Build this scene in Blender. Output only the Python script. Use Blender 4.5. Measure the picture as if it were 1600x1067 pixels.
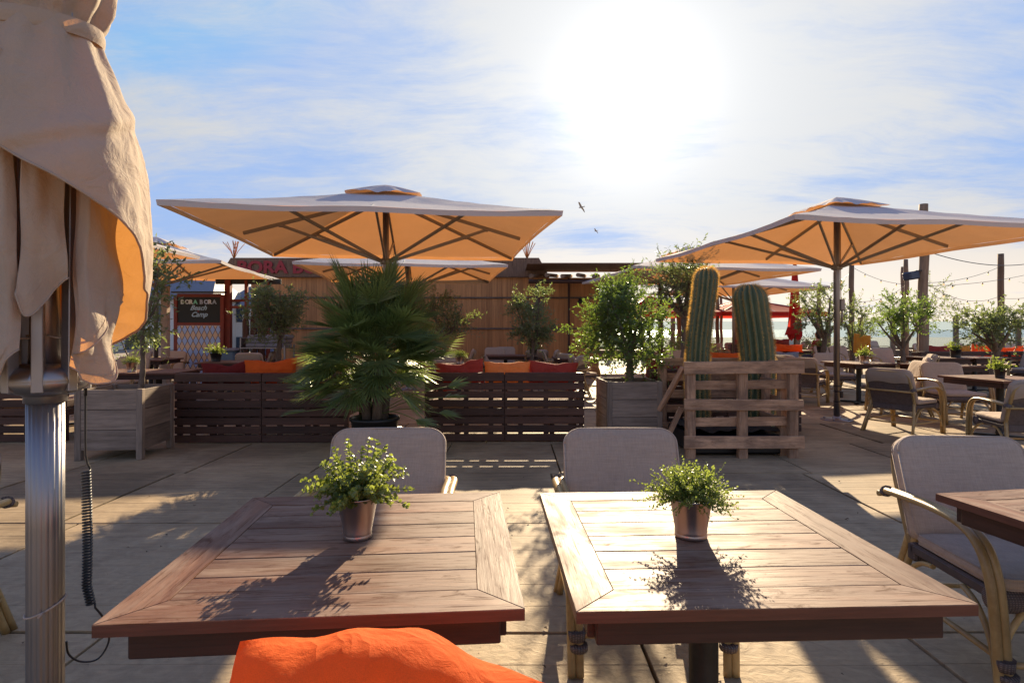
import bpy, bmesh, math, random
from mathutils import Vector, Matrix, noise
R = math.radians
sin, cos, pi = math.sin, math.cos, math.pi
scene = bpy.context.scene
for o in list(bpy.data.objects): bpy.data.objects.remove(o)

# ------------------------------------------------------------------ camera
F = 900.0            # focal length in pixels of the 1600 px wide photograph
EYE = 1.35           # eye height
HOR = 515.0          # horizon row
cd = bpy.data.cameras.new('camera'); cam = bpy.data.objects.new('camera', cd)
scene.collection.objects.link(cam)
cam.location = (0, 0, EYE); cam.rotation_euler = (R(90), 0, 0)
cd.sensor_width = 36; cd.lens = F / 1600 * 36
cd.shift_y = -(533.5 - HOR) / 1600
cd.clip_start = 0.05; cd.clip_end = 9000
scene.camera = cam

# ------------------------------------------------------------------ light
AZ, EL = R(11.6), R(21.7)
S = Vector((sin(AZ) * cos(EL), cos(AZ) * cos(EL), sin(EL)))
ld = bpy.data.lights.new('sun', 'SUN'); sun = bpy.data.objects.new('sun', ld)
scene.collection.objects.link(sun)
sun.rotation_euler = S.to_track_quat('Z', 'Y').to_euler()
ld.energy = 4.75; ld.angle = R(0.55); ld.color = (1.0, 0.80, 0.53)

world = bpy.data.worlds.new('World'); scene.world = world; world.use_nodes = True
wn = world.node_tree; wn.nodes.clear()

class NT:
    """small helper to chain shader nodes"""
    def __init__(s, tree): s.t = tree
    def n(s, kind, **kw):
        nd = s.t.nodes.new(kind)
        for k, v in kw.items(): setattr(nd, k, v)
        return nd
    def put(s, sock, v):
        if isinstance(v, bpy.types.NodeSocket): s.t.links.new(v, sock)
        elif v is not None:
            if sock.type == 'RGBA' and len(v) == 3: v = (*v, 1)
            sock.default_value = v
    def m(s, op, a, b=None, c=None, clamp=False):
        nd = s.n('ShaderNodeMath', operation=op, use_clamp=clamp)
        for i, v in enumerate((a, b, c)): s.put(nd.inputs[i], v)
        return nd.outputs[0]
    def vm(s, op, a, b=None, sc=None):
        nd = s.n('ShaderNodeVectorMath', operation=op)
        s.put(nd.inputs[0], a)
        if b is not None: s.put(nd.inputs[1], b)
        if sc is not None: s.put(nd.inputs['Scale'], sc)
        return nd.outputs['Value'] if op in ('DOT_PRODUCT', 'LENGTH') else nd.outputs[0]
    def mix(s, f, a, b, blend='MIX'):
        nd = s.n('ShaderNodeMix', data_type='RGBA', blend_type=blend)
        s.put(nd.inputs[0], f); s.put(nd.inputs[6], a); s.put(nd.inputs[7], b)
        return nd.outputs[2]
    def noise(s, vec, scale, detail=4, rough=.55, dist=0.0, lac=2.0):
        nd = s.n('ShaderNodeTexNoise')
        s.put(nd.inputs['Vector'], vec); nd.inputs['Scale'].default_value = scale
        nd.inputs['Detail'].default_value = detail; nd.inputs['Roughness'].default_value = rough
        nd.inputs['Distortion'].default_value = dist; nd.inputs['Lacunarity'].default_value = lac
        return nd.outputs['Fac']
    def ramp(s, f, stops):
        nd = s.n('ShaderNodeValToRGB'); e = nd.color_ramp.elements
        while len(e) < len(stops): e.new(.5)
        for i, (p, c) in enumerate(stops):
            if isinstance(c, (int, float)): c = (c, c, c)
            e[i].position = p; e[i].color = (*c, 1)
        s.put(nd.inputs[0], f); return nd.outputs[0]
    def rng(s, f, a, b, c=0.0, d=1.0, smooth=True):
        nd = s.n('ShaderNodeMapRange', interpolation_type='SMOOTHSTEP' if smooth else 'LINEAR')
        s.put(nd.inputs[0], f)
        for i, v in enumerate((a, b, c, d)): s.put(nd.inputs[i + 1], v)
        return nd.outputs[0]
    def mapping(s, vec, loc=(0, 0, 0), rot=(0, 0, 0), sc=(1, 1, 1)):
        nd = s.n('ShaderNodeMapping'); s.put(nd.inputs[0], vec)
        nd.inputs[1].default_value = loc; nd.inputs[2].default_value = rot; nd.inputs[3].default_value = sc
        return nd.outputs[0]

W = NT(wn)
tc = W.n('ShaderNodeTexCoord').outputs['Generated']
d = W.vm('NORMALIZE', tc)
sep = W.n('ShaderNodeSeparateXYZ'); W.put(sep.inputs[0], d)
dx, dy, dz = sep.outputs
sky = W.n('ShaderNodeTexSky', sky_type='NISHITA', sun_disc=False, sun_elevation=EL, sun_rotation=AZ,
          altitude=0, air_density=1.0, dust_density=.4, ozone_density=2.0)
SKY_K = 0.085
skyc = W.mix(1.0, sky.outputs[0], (SKY_K * .66, SKY_K * .80, SKY_K * 1.15), 'MULTIPLY')
skyc = W.vm('MINIMUM', skyc, (.15, .215, .35))      # sky colour capped to tame the glare near the sun
sd = W.m('MAXIMUM', W.vm('DOT_PRODUCT', d, tuple(S)), 0.0)
zc = W.m('MAXIMUM', dz, 0.0)
inv = W.m('DIVIDE', 1.0, W.m('ADD', zc, 0.12))
comb = W.n('ShaderNodeCombineXYZ')
W.put(comb.inputs[0], W.m('MULTIPLY', dx, inv)); W.put(comb.inputs[1], W.m('MULTIPLY', dy, inv))
pl = comb.outputs[0]
# thin high cloud: wispy streaks of cirrus on a flat layer, drawn out along the wind
warp = W.n('ShaderNodeTexNoise'); W.put(warp.inputs[0], pl); warp.inputs['Scale'].default_value = .7; warp.inputs['Detail'].default_value = 3
wv = W.vm('SCALE', W.vm('SUBTRACT', warp.outputs['Color'], (.5, .5, .5)), sc=.8)
plw = W.vm('ADD', pl, wv)
c1 = W.noise(W.mapping(plw, (3.3, 1.2, 0), (0, 0, R(35)), (.8, 1.25, 1)), 1.5, 10, .64)
c2 = W.noise(W.mapping(plw, (7.1, 4.4, 0), (0, 0, R(-52)), (.6, 3.0, 1)), 3.4, 9, .72)
c3 = W.noise(W.mapping(pl, (1.7, 9.4, 0), (0, 0, 0), (.45, .6, 1)), 1.1, 2, .5)
cc = W.m('ADD', W.m('ADD', W.m('MULTIPLY', c1, .5), W.m('MULTIPLY', c2, .22)), W.m('MULTIPLY', c3, .53))
near = W.m('POWER', sd, 13.0)                     # cover thickens towards the sun
cc = W.m('ADD', cc, W.m('MULTIPLY', near, .16))
cc = W.m('ADD', cc, W.rng(dz, 0.0, .22, .2, 0.0))    # and towards the horizon
mask = W.rng(cc, .55, .80)
mask = W.m('MULTIPLY', mask, W.rng(dy, -.5, .5, .92, 1.0))
lum = W.m('ADD', W.m('MULTIPLY', W.m('POWER', sd, 1.6), .135), .19)
lum = W.m('ADD', lum, W.m('MULTIPLY', W.m('POWER', sd, 40.0), .02))
cl = W.mix(W.rng(dz, .02, .22), (1.0, .87, .73), (.95, .97, 1.0))
cl = W.mix(W.rng(dy, .1, -.5), cl, (1.0, .84, .70))
lum = W.m('ADD', lum, W.m('MULTIPLY', W.rng(dz, .20, .0), W.rng(dy, .0, .9, 0, .15)))
cl = W.vm('SCALE', cl, sc=lum)
cl = W.vm('SCALE', cl, sc=W.rng(dy, .2, -.4, 1.0, 1.75))
tot = W.mix(mask, skyc, cl)
aur = W.m('ADD', W.m('MULTIPLY', W.m('POWER', sd, 260.0), .22), W.m('MULTIPLY', W.m('POWER', sd, 70.0), .055))
aur = W.m('ADD', aur, W.m('MULTIPLY', W.m('POWER', sd, 20.0), .035))
tot = W.vm('ADD', tot, W.vm('SCALE', (1.0, .97, .9), sc=aur))
bg = W.n('ShaderNodeBackground'); W.put(bg.inputs[0], tot); bg.inputs[1].default_value = 1.0
wo = W.n('ShaderNodeOutputWorld'); wn.links.new(bg.outputs[0], wo.inputs[0])

vs = scene.view_settings
vs.view_transform = 'Standard'; vs.look = 'None'; vs.gamma = 1; vs.exposure = 1.33
vs.use_curve_mapping = False

# ------------------------------------------------------------------ mesh building
C = scene.collection
def at(px, py, Y):
    """a photograph pixel at distance Y, as a point of the place"""
    return Vector(((px - 800) / F * Y, Y, EYE + (HOR - py) / F * Y))

class MB:
    def __init__(s):
        s.v = []; s.f = []; s.sm = []; s.uv = []; s.tone = []; s.mi = []
    def face(s, idx, uv=None, smooth=False, tone=0.5, mi=0):
        s.f.append(tuple(idx)); s.sm.append(smooth); s.tone.append(tone); s.mi.append(mi)
        if uv is None: uv = [(s.v[i][0] + s.v[i][2] * .37, s.v[i][1] + s.v[i][2]) for i in idx]
        s.uv.extend(uv)
    def box(s, c, size, M=None, ch=.003, tone=None, mi=0):
        h = [x / 2 for x in size]; ch = min(ch, min(h) * .45)
        tone = random.random() if tone is None else tone
        L = max(range(3), key=lambda i: size[i]); ou, ov = random.random() * 20, random.random() * 20
        base = len(s.v); loc = []; ix = {}
        for i in (-1, 1):
            for j in (-1, 1):
                for k in (-1, 1):
                    sg = (i, j, k)
                    for a in range(3):
                        p = [sg[b] * (h[b] - (0 if b == a else ch)) for b in range(3)]
                        ix[(sg, a)] = len(loc); loc.append(Vector(p))
        fs = []
        for a in range(3):
            b, c2 = [x for x in range(3) if x != a]
            for sa in (-1, 1):
                q = []
                for sb, sc in ((-1, -1), (1, -1), (1, 1), (-1, 1)):
                    sg = [0, 0, 0]; sg[a] = sa; sg[b] = sb; sg[c2] = sc
                    q.append(ix[(tuple(sg), a)])
                fs.append(q)
            for sb in (-1, 1):          # edges parallel to axis a
                for sc in (-1, 1):
                    s0 = [0, 0, 0]; s1 = [0, 0, 0]
                    s0[a] = -1; s1[a] = 1; s0[b] = s1[b] = sb; s0[c2] = s1[c2] = sc
                    s0, s1 = tuple(s0), tuple(s1)
                    fs.append([ix[(s0, b)], ix[(s1, b)], ix[(s1, c2)], ix[(s0, c2)]])
        for i in (-1, 1):
            for j in (-1, 1):
                for k in (-1, 1):
                    fs.append([ix[((i, j, k), a)] for a in range(3)])
        T = Matrix.Translation(c)
        if M is not None: T = T @ M.to_4x4()
        others = [x for x in range(3) if x != L]
        uvs = []
        for n_, q in enumerate(fs):
            p = [loc[t] for t in q]
            nrm = (p[1] - p[0]).cross(p[2] - p[0]); cen = sum(p, Vector()) / len(p)
            if nrm.dot(cen) < 0: q.reverse(); p.reverse()
            nrm = [abs(x) for x in nrm]; A = nrm.index(max(nrm))
            if A == L: uv = [(ou + x[others[0]] * .15, ov + x[others[1]]) for x in p]
            else:
                o2 = [x for x in others if x != A][0]
                uv = [(ou + x[L], ov + x[o2] + (.31 if A == others[0] else 0)) for x in p]
            uvs.append(uv)
        s.v.extend([tuple(T @ x) for x in loc])
        for q, uv in zip(fs, uvs): s.face([base + t for t in q], uv, False, tone, mi)
    def beam(s, p0, p1, w, h, up=Vector((0, 0, 1)), ch=.003, tone=None, mi=0):
        p0, p1 = Vector(p0), Vector(p1); dd = p1 - p0; L = dd.length; x = dd.normalized()
        up = Vector(up)
        if abs(x.dot(up)) > .98: up = Vector((0, 1, 0))
        y = up.cross(x).normalized(); z = x.cross(y)
        s.box((p0 + p1) / 2, (L, w, h), Matrix((x, y, z)).transposed(), ch, tone, mi)
    def tube(s, pts, rad, n=8, caps=True, tone=None, mi=0, smooth=True):
        pts = [Vector(p) for p in pts]; tone = random.random() if tone is None else tone
        if not hasattr(rad, '__len__'): rad = [rad] * len(pts)
        base = len(s.v); tg = []
        for i in range(len(pts)):
            a = pts[max(i - 1, 0)]; b = pts[min(i + 1, len(pts) - 1)]; tg.append((b - a).normalized())
        ref = Vector((0, 0, 1)) if abs(tg[0].z) < .9 else Vector((1, 0, 0))
        nn = tg[0].cross(ref).normalized(); ln = 0; uo = random.random() * 9; lens = []
        for i, p in enumerate(pts):
            if i: ln += (p - pts[i - 1]).length
            lens.append(ln)
            nn = (nn - tg[i] * nn.dot(tg[i])); nn = nn.normalized() if nn.length > 1e-6 else tg[i].orthogonal().normalized()
            bb = tg[i].cross(nn)
            for k in range(n):
                a = 2 * pi * k / n; s.v.append(tuple(p + (nn * cos(a) + bb * sin(a)) * rad[i]))
        for i in range(len(pts) - 1):
            for k in range(n):
                k2 = (k + 1) % n; c_ = 2 * pi * rad[i] / n
                s.face((base + i * n + k, base + i * n + k2, base + (i + 1) * n + k2, base + (i + 1) * n + k),
                       [(uo + lens[i], k * c_), (uo + lens[i], (k + 1) * c_), (uo + lens[i + 1], (k + 1) * c_), (uo + lens[i + 1], k * c_)], smooth, tone, mi)
        if caps:
            s.face([base + k for k in range(n)][::-1], None, False, tone, mi)
            s.face([base + (len(pts) - 1) * n + k for k in range(n)], None, False, tone, mi)
    def lathe(s, prof, n=24, c=(0, 0, 0), M=None, tone=.5, mi=0, mod=None, smooth=True, caps=True):
        base = len(s.v); T = Matrix.Translation(c)
        if M is not None: T = T @ M.to_4x4()
        for (r, z) in prof:
            for k in range(n):
                a = 2 * pi * k / n; rr = r * (mod(a, z) if mod else 1)
                s.v.append(tuple(T @ Vector((rr * cos(a), rr * sin(a), z))))
        for i in range(len(prof) - 1):
            for k in range(n):
                k2 = (k + 1) % n
                z0, z1 = prof[i][1], prof[i + 1][1]; cr = prof[i][0] * 2 * pi / n
                s.face((base + i * n + k, base + i * n + k2, base + (i + 1) * n + k2, base + (i + 1) * n + k),
                       [(z0, k * cr), (z0, (k + 1) * cr), (z1, (k + 1) * cr), (z1, k * cr)], smooth, tone, mi)
        if caps:
            if prof[0][0] > 1e-4: s.face([base + k for k in range(n)][::-1], None, False, tone, mi)
            if prof[-1][0] > 1e-4: s.face([base + (len(prof) - 1) * n + k for k in range(n)], None, False, tone, mi)
    def grid(s, fn, nu, nv, smooth=True, tone=.5, mi=0, flip=False, uvs=1.0):
        base = len(s.v)
        for j in range(nv + 1):
            for i in range(nu + 1): s.v.append(tuple(fn(i / nu, j / nv)))
        for j in range(nv):
            for i in range(nu):
                q = [base + j * (nu + 1) + i, base + j * (nu + 1) + i + 1, base + (j + 1) * (nu + 1) + i + 1, base + (j + 1) * (nu + 1) + i]
                uv = [(i / nu * uvs, j / nv * uvs), ((i + 1) / nu * uvs, j / nv * uvs), ((i + 1) / nu * uvs, (j + 1) / nv * uvs), (i / nu * uvs, (j + 1) / nv * uvs)]
                if flip: q.reverse(); uv.reverse()
                s.face(q, uv, smooth, tone, mi)
    def build(s, name, mats, parent=None, loc=None, rotz=0.0, label=None):
        me = bpy.data.meshes.new(name); me.from_pydata(s.v, [], s.f)
        me.polygons.foreach_set('use_smooth', s.sm); me.polygons.foreach_set('material_index', s.mi)
        ul = me.uv_layers.new(name='UVMap'); ul.data.foreach_set('uv', [x for t in s.uv for x in t])
        at_ = me.attributes.new('tone', 'FLOAT', 'FACE'); at_.data.foreach_set('value', s.tone)
        if not isinstance(mats, (list, tuple)): mats = [mats]
        for m_ in mats: me.materials.append(m_)
        me.update()
        o = bpy.data.objects.new(name, me); C.objects.link(o)
        if parent is not None: o.parent = parent
        if loc is not None: o.location = loc
        o.rotation_euler.z = rotz
        if label: o['label'] = label
        return o

def bez(p, n_=10):
    """smooth curve through points"""
    p = [Vector(q) for q in p]; out = []
    for i in range(len(p) - 1):
        a, b, c_, d_ = p[max(i - 1, 0)], p[i], p[i + 1], p[min(i + 2, len(p) - 1)]
        for k in range(n_):
            t = k / n_; out.append(.5 * ((2 * b) + (-a + c_) * t + (2 * a - 5 * b + 4 * c_ - d_) * t * t + (-a + 3 * b - 3 * c_ + d_) * t ** 3))
    out.append(p[-1]); return out

def tag(o, label=None, cat=None, group=None, kind=None):
    if label: o['label'] = label
    if cat: o['category'] = cat
    if group: o['group'] = group
    if kind: o['kind'] = kind
    return o
def empty(name, loc=(0, 0, 0), rz=0.0, label=None, cat=None, group=None):
    o = bpy.data.objects.new(name, None); C.objects.link(o)
    o.location = loc; o.rotation_euler.z = rz; o.empty_display_size = .1
    return tag(o, label, cat, group)
def kids(o): return [c for c in bpy.data.objects if c.parent == o]
def dup(root, loc, rz, label, group=None):
    r = root.copy(); C.objects.link(r); r.location = loc; r.rotation_euler = (0, 0, rz)
    r['label'] = label
    if group: r['group'] = group
    for ch in kids(root):
        if ch == r: continue
        c = ch.copy(); C.objects.link(c); c.parent = r
        for g in kids(ch):
            e = g.copy(); C.objects.link(e); e.parent = c
    return r

# ------------------------------------------------------------------ materials
def newmat(name):
    m_ = bpy.data.materials.new(name); m_.use_nodes = True; t = m_.node_tree; t.nodes.clear()
    n = NT(t); p = n.n('ShaderNodeBsdfPrincipled'); o = n.n('ShaderNodeOutputMaterial')
    t.links.new(p.outputs[0], o.inputs[0]); return m_, n, p, o
def bump(n, p, h, strength=.3, dist=.01):
    b = n.n('ShaderNodeBump'); b.inputs['Strength'].default_value = strength; b.inputs['Distance'].default_value = dist
    n.put(b.inputs['Height'], h); n.put(p.inputs['Normal'], b.outputs[0])
def attr(n, name='tone'): return n.n('ShaderNodeAttribute', attribute_name=name).outputs['Fac']
def coord(n, w='UV'): return n.n('ShaderNodeTexCoord').outputs[w]
def rnd(n): return n.n('ShaderNodeObjectInfo').outputs['Random']

def wood(name, dark, light, rough=.6, bmp=.35, wear=None, wear_amt=.5, spec=.4, var=.35, su=1.6, sv=34.0):
    m_, n, p, o = newmat(name); uv = coord(n)
    g = n.noise(n.mapping(uv, sc=(su, sv, 1)), 1.0, 7, .6, .6)
    g2 = n.noise(n.mapping(uv, sc=(su * 6, sv * 4, 1)), 1.0, 4, .6)
    st = n.noise(n.mapping(uv, sc=(2.2, 5, 1)), 1.0, 5, .55)
    f = n.m('ADD', n.m('MULTIPLY', g, .65), n.m('MULTIPLY', g2, .35))
    col = n.ramp(f, [(.32, dark), (.68, light)])
    tn = attr(n)
    v = n.m('ADD', n.m('MULTIPLY', tn, var * 2), 1 - var)
    v = n.m('MULTIPLY', v, n.rng(st, .3, .7, .78, 1.12))
    col = n.vm('SCALE', col, sc=v)
    if wear:
        ob = coord(n, 'Object')
        w1 = n.noise(n.mapping(uv, sc=(1.3, 7, 1)), 2.0, 8, .65, .8); w2 = n.noise(ob, 3.1, 5, .6)
        wf = n.rng(n.m('ADD', n.m('MULTIPLY', w1, .6), n.m('MULTIPLY', w2, .4)), .42, .62)
        col = n.mix(n.m('MULTIPLY', wf, wear_amt), col, wear)
        fs_ = n.noise(n.mapping(uv, sc=(5, 120, 1)), 1.0, 5, .65, .4); sp_ = n.noise(n.mapping(uv, sc=(9, 26, 1)), 1.0, 6, .7, 1.0)
        dk = n.m('MAXIMUM', n.m('MULTIPLY', n.rng(fs_, .53, .66), .48), n.m('MULTIPLY', n.rng(sp_, .54, .68), .45))
        col = n.mix(dk, col, tuple(x * .5 for x in dark))
        n.put(p.inputs['Specular IOR Level'], n.m('MULTIPLY', n.m('SUBTRACT', 1.0, n.m('MULTIPLY', dk, 1.7), clamp=True), spec))
        n.put(p.inputs['Roughness'], n.rng(wf, 0, 1, rough - .08, rough + .12, False))
    else: p.inputs['Roughness'].default_value = rough
    n.put(p.inputs['Base Color'], col)
    if not wear: p.inputs['Specular IOR Level'].default_value = spec
    bump(n, p, n.m('ADD', f, n.m('MULTIPLY', st, .5)), bmp, .004)
    return m_

def plain(name, col, rough=.6, metal=0.0, spec=.5, nscale=8, var=.15, bmp=0.0, bscale=60, brushed=None):
    m_, n, p, o = newmat(name); ob = coord(n, 'Object')
    nz = n.noise(ob, nscale, 5, .6)
    c_ = n.vm('SCALE', tuple(col), sc=n.m('MULTIPLY', n.rng(nz, .25, .75, 1 - var, 1 + var, False), n.m('ADD', n.m('MULTIPLY', attr(n), var), 1 - var / 2)))
    n.put(p.inputs['Base Color'], c_); p.inputs['Metallic'].default_value = metal
    n.put(p.inputs['Roughness'], n.rng(nz, .3, .7, rough - .05, rough + .07, False))
    p.inputs['Specular IOR Level'].default_value = spec
    if brushed: bump(n, p, n.noise(n.mapping(ob, sc=brushed), 1, 3, .6), bmp, .001)
    elif bmp: bump(n, p, n.noise(ob, bscale, 4, .6), bmp, .004)
    return m_

def cloth(name, col, trans=None, tf=.3, rough=.85, weave=900, bmp=.25, wr=0.25, var=.08, sheen=.0, objvar=0.0, threads=False, crease=0.0):
    m_, n, p, o = newmat(name); ob = coord(n, 'Object')
    big = n.noise(ob, 3.0, 4, .6); fine = n.noise(ob, weave, 2, .5)
    k = n.rng(big, .25, .75, 1 - var, 1 + var, False)
    k = n.m('MULTIPLY', k, n.rng(fine, .3, .7, .93, 1.07, False))
    if threads:
        th_ = n.noise(n.mapping(ob, sc=(260, 40, 9)), 1, 3, .6); th2 = n.noise(n.mapping(ob, sc=(12, 12, 170)), 1, 3, .6); sp_ = n.noise(ob, 5.5, 6, .7)
        k = n.m('MULTIPLY', k, n.rng(n.m('ADD', n.m('MULTIPLY', th_, .5), n.m('MULTIPLY', th2, .5)), .35, .65, .88, 1.12, False)); k = n.m('MULTIPLY', k, n.rng(sp_, .55, .72, 1, .86))
    if objvar: k = n.m('MULTIPLY', k, n.m('ADD', n.m('MULTIPLY', rnd(n), objvar), 1 - objvar / 2))
    n.put(p.inputs['Base Color'], n.vm('SCALE', tuple(col), sc=k)); p.inputs['Roughness'].default_value = rough
    p.inputs['Specular IOR Level'].default_value = .15
    if sheen: p.inputs['Sheen Weight'].default_value = sheen
    wrn = n.noise(ob, 14, 5, .6, .8)
    if crease:
        cz = n.noise(n.mapping(ob, rot=(.5, .4, .7), sc=(1, 1, .45)), 5.0, 3, .5, .6)
        rdg = n.m('POWER', n.m('SUBTRACT', 1.0, n.m('MULTIPLY', n.m('ABSOLUTE', n.m('SUBTRACT', cz, .5)), 7.0), clamp=True), 2.0)
        wrn = n.m('ADD', wrn, n.m('MULTIPLY', rdg, crease))
    b2 = n.n('ShaderNodeBump'); b2.inputs['Strength'].default_value = wr; b2.inputs['Distance'].default_value = .02; n.put(b2.inputs['Height'], wrn)
    b = n.n('ShaderNodeBump'); b.inputs['Strength'].default_value = bmp; b.inputs['Distance'].default_value = .0015; n.put(b.inputs['Height'], fine)
    n.put(b.inputs['Normal'], b2.outputs[0]); n.put(p.inputs['Normal'], b.outputs[0])
    if trans:
        t = n.n('ShaderNodeBsdfTranslucent'); n.put(t.inputs[0], n.vm('SCALE', tuple(trans), sc=k)); n.put(t.inputs[1], b2.outputs[0])
        mx = n.n('ShaderNodeMixShader'); mx.inputs[0].default_value = tf
        m_.node_tree.links.new(p.outputs[0], mx.inputs[1]); m_.node_tree.links.new(t.outputs[0], mx.inputs[2]); m_.node_tree.links.new(mx.outputs[0], o.inputs[0])
    return m_

def leafmat(name, c0, c1, tr, tf=.4, rough=.36, spec=.6, back=None):
    m_, n, p, o = newmat(name)
    col = n.mix(attr(n), c0, c1)
    if back: col = n.mix(n.n('ShaderNodeNewGeometry').outputs['Backfacing'], col, back)
    n.put(p.inputs['Base Color'], col); p.inputs['Roughness'].default_value = rough; p.inputs['Specular IOR Level'].default_value = spec
    t = n.n('ShaderNodeBsdfTranslucent'); n.put(t.inputs[0], n.mix(attr(n), tr, tuple(x * 1.3 for x in tr)))
    mx = n.n('ShaderNodeMixShader'); mx.inputs[0].default_value = tf
    L = m_.node_tree.links; L.new(p.outputs[0], mx.inputs[1]); L.new(t.outputs[0], mx.inputs[2]); L.new(mx.outputs[0], o.inputs[0])
    return m_

M = {}
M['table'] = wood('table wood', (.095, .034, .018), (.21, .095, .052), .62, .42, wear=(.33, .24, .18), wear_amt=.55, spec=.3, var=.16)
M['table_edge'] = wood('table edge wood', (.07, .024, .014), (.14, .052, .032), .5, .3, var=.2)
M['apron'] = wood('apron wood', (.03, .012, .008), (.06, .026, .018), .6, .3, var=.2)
M['sofa'] = wood('sofa wood', (.05, .022, .014), (.115, .052, .032), .6, .4, var=.3)
M['planter'] = wood('grey planter wood', (.15, .11, .08), (.33, .25, .19), .75, .5, var=.25, su=1.2, sv=22)
M['pallet'] = wood('pallet wood', (.34, .175, .09), (.62, .38, .23), .75, .6, var=.3, wear=(.12, .08, .06), wear_amt=.6)
M['post'] = wood('post wood', (.14, .085, .05), (.30, .20, .13), .8, .6, var=.25, su=.8, sv=18)
M['redpost'] = plain('red painted wood', (.20, .035, .02), .6, var=.25, bmp=.2)
M['metal'] = plain('brushed aluminium', (.29, .275, .28), .42, 1.0, brushed=(4, 4, .4), bmp=.05, var=.05)
M['strut'] = plain('anodised strut metal', (.30, .285, .285), .45, .85, var=.06)
M['rib'] = plain('grey aluminium rib', (.30, .27, .25), .42, .6, var=.08)
M['black'] = plain('black plastic', (.012, .012, .013), .4, var=.2)
M['iron'] = plain('dark iron', (.03, .028, .026), .45, .7, var=.4, bmp=.3, nscale=14)
M['zinc'] = plain('zinc pot metal', (.46, .42, .41), .30, 1.0, var=.08, bmp=.05, nscale=5)
M['soil'] = plain('dark soil', (.035, .024, .016), .95, var=.4, bmp=1.0, bscale=120)
M['canopy'] = cloth('canopy fabric', (.78, .75, .72), (.46, .185, .05), .37, wr=.12, weave=1200, var=.05, objvar=.08)
M['canopy_near'] = cloth('furled canopy fabric', (.45, .375, .295), (.85, .38, .10), .22, wr=.5, weave=900, var=.06, crease=.18)
M['cushion'] = cloth('beige cushion fabric', (.44, .335, .255), None, wr=.3, weave=500, bmp=.6, objvar=.16, sheen=.1, threads=True, crease=.25)
M['cover'] = cloth('cushion rear fabric', (.38, .30, .235), None, wr=.3, weave=700, bmp=.5)
def pil(name, c, t): return cloth(name, c, t, .30, wr=.3, weave=600, bmp=.4, var=.10, crease=.5)
M['p_orange'] = pil('orange pillow fabric', (.80, .15, .025), (1.0, .24, .02))
M['p_red'] = pil('red pillow fabric', (.34, .07, .05), (.38, .07, .04))
M['p_maroon'] = pil('maroon pillow fabric', (.22, .030, .026), (.35, .05, .02))
M['p_tan'] = pil('tan pillow fabric', (.55, .25, .09), (.7, .32, .08))
M['p_yellow'] = pil('yellow pillow fabric', (.65, .34, .06), (.8, .4, .06))
M['p_grey'] = pil('grey pillow fabric', (.32, .32, .36), (.3, .3, .3))
M['redfab'] = cloth('red umbrella fabric', (.34, .025, .022), (.70, .06, .04), .35, wr=.2, weave=700)
M['rattan'] = wood('bamboo pole', (.32, .19, .065), (.52, .36, .15), .38, .2, var=.2, su=6, sv=8, spec=.5)
M['leaf_olive'] = leafmat('olive leaf', (.08, .10, .045), (.19, .215, .11), (.26, .33, .08), .38, back=(.14, .16, .10))
M['leaf_bright'] = leafmat('bright olive leaf', (.035, .065, .016), (.085, .13, .035), (.24, .36, .05), .38, rough=.30)
M['leaf_palm'] = leafmat('palm leaf', (.06, .10, .038), (.16, .21, .085), (.30, .40, .09), .38, rough=.4)
M['leaf_pot'] = leafmat('eucalyptus leaf', (.028, .062, .02), (.12, .18, .045), (.36, .42, .06), .38, rough=.38)
M['leaf_fine'] = leafmat('fine herb leaf', (.035, .07, .015), (.12, .18, .04), (.36, .44, .07), .38)
M['bark'] = wood('olive bark', (.085, .062, .045), (.22, .17, .13), .9, 1.0, var=.2, su=8, sv=22)
M['twig'] = plain('twig bark', (.12, .085, .055), .8, var=.3)
M['petiole'] = plain('palm petiole', (.16, .20, .06), .5, var=.3)
M['glass'] = None

def wicker(name, a, b):
    m_, n, p, o = newmat(name); uv = coord(n, 'Object')
    w1 = n.n('ShaderNodeTexWave', wave_type='BANDS', bands_direction='X'); n.put(w1.inputs[0], uv); w1.inputs['Scale'].default_value = 34
    w2 = n.n('ShaderNodeTexWave', wave_type='BANDS', bands_direction='Z'); n.put(w2.inputs[0], uv); w2.inputs['Scale'].default_value = 42
    nz = n.noise(uv, 30, 4, .6)
    f = n.m('MULTIPLY', n.m('ADD', n.m('MULTIPLY', w1.outputs['Fac'], w2.outputs['Fac']), .15), nz)
    n.put(p.inputs['Base Color'], n.ramp(f, [(.05, a), (.5, b)])); p.inputs['Roughness'].default_value = .7
    bump(n, p, f, .8, .004); return m_
M['wicker'] = wicker('grey wicker', (.07, .05, .045), (.22, .165, .14))

# deck of old plywood mats, dusted with sand
m_, n, p, o = newmat('deck boards'); M['deck'] = m_
uv = coord(n); ob = coord(n, 'Object')
g = n.noise(n.mapping(uv, sc=(1.4, 30, 1)), 1.0, 8, .65, .5); g2 = n.noise(n.mapping(uv, sc=(7, 130, 1)), 1.0, 4, .6)
st = n.noise(ob, 1.1, 6, .6, .6); s2 = n.noise(ob, 6.5, 6, .65)
f = n.m('ADD', n.m('MULTIPLY', g, .6), n.m('MULTIPLY', g2, .4))
col = n.ramp(f, [(.30, (.17, .115, .066)), (.70, (.52, .38, .22))])
col = n.vm('SCALE', col, sc=n.m('MULTIPLY', n.m('ADD', n.m('MULTIPLY', attr(n), .5), .72), n.rng(st, .3, .7, .68, 1.2)))
sx = n.n('ShaderNodeSeparateXYZ'); n.put(sx.inputs[0], ob)
dst = n.noise(n.mapping(uv, sc=(3.2, 95, 1)), 1.0, 5, .65, .5)
col = n.mix(n.m('MULTIPLY', n.rng(dst, .53, .66), .55), col, (.06, .045, .032))
drift = n.rng(sx.outputs[1], 4.9, 1.6, 0.0, .30)
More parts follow.
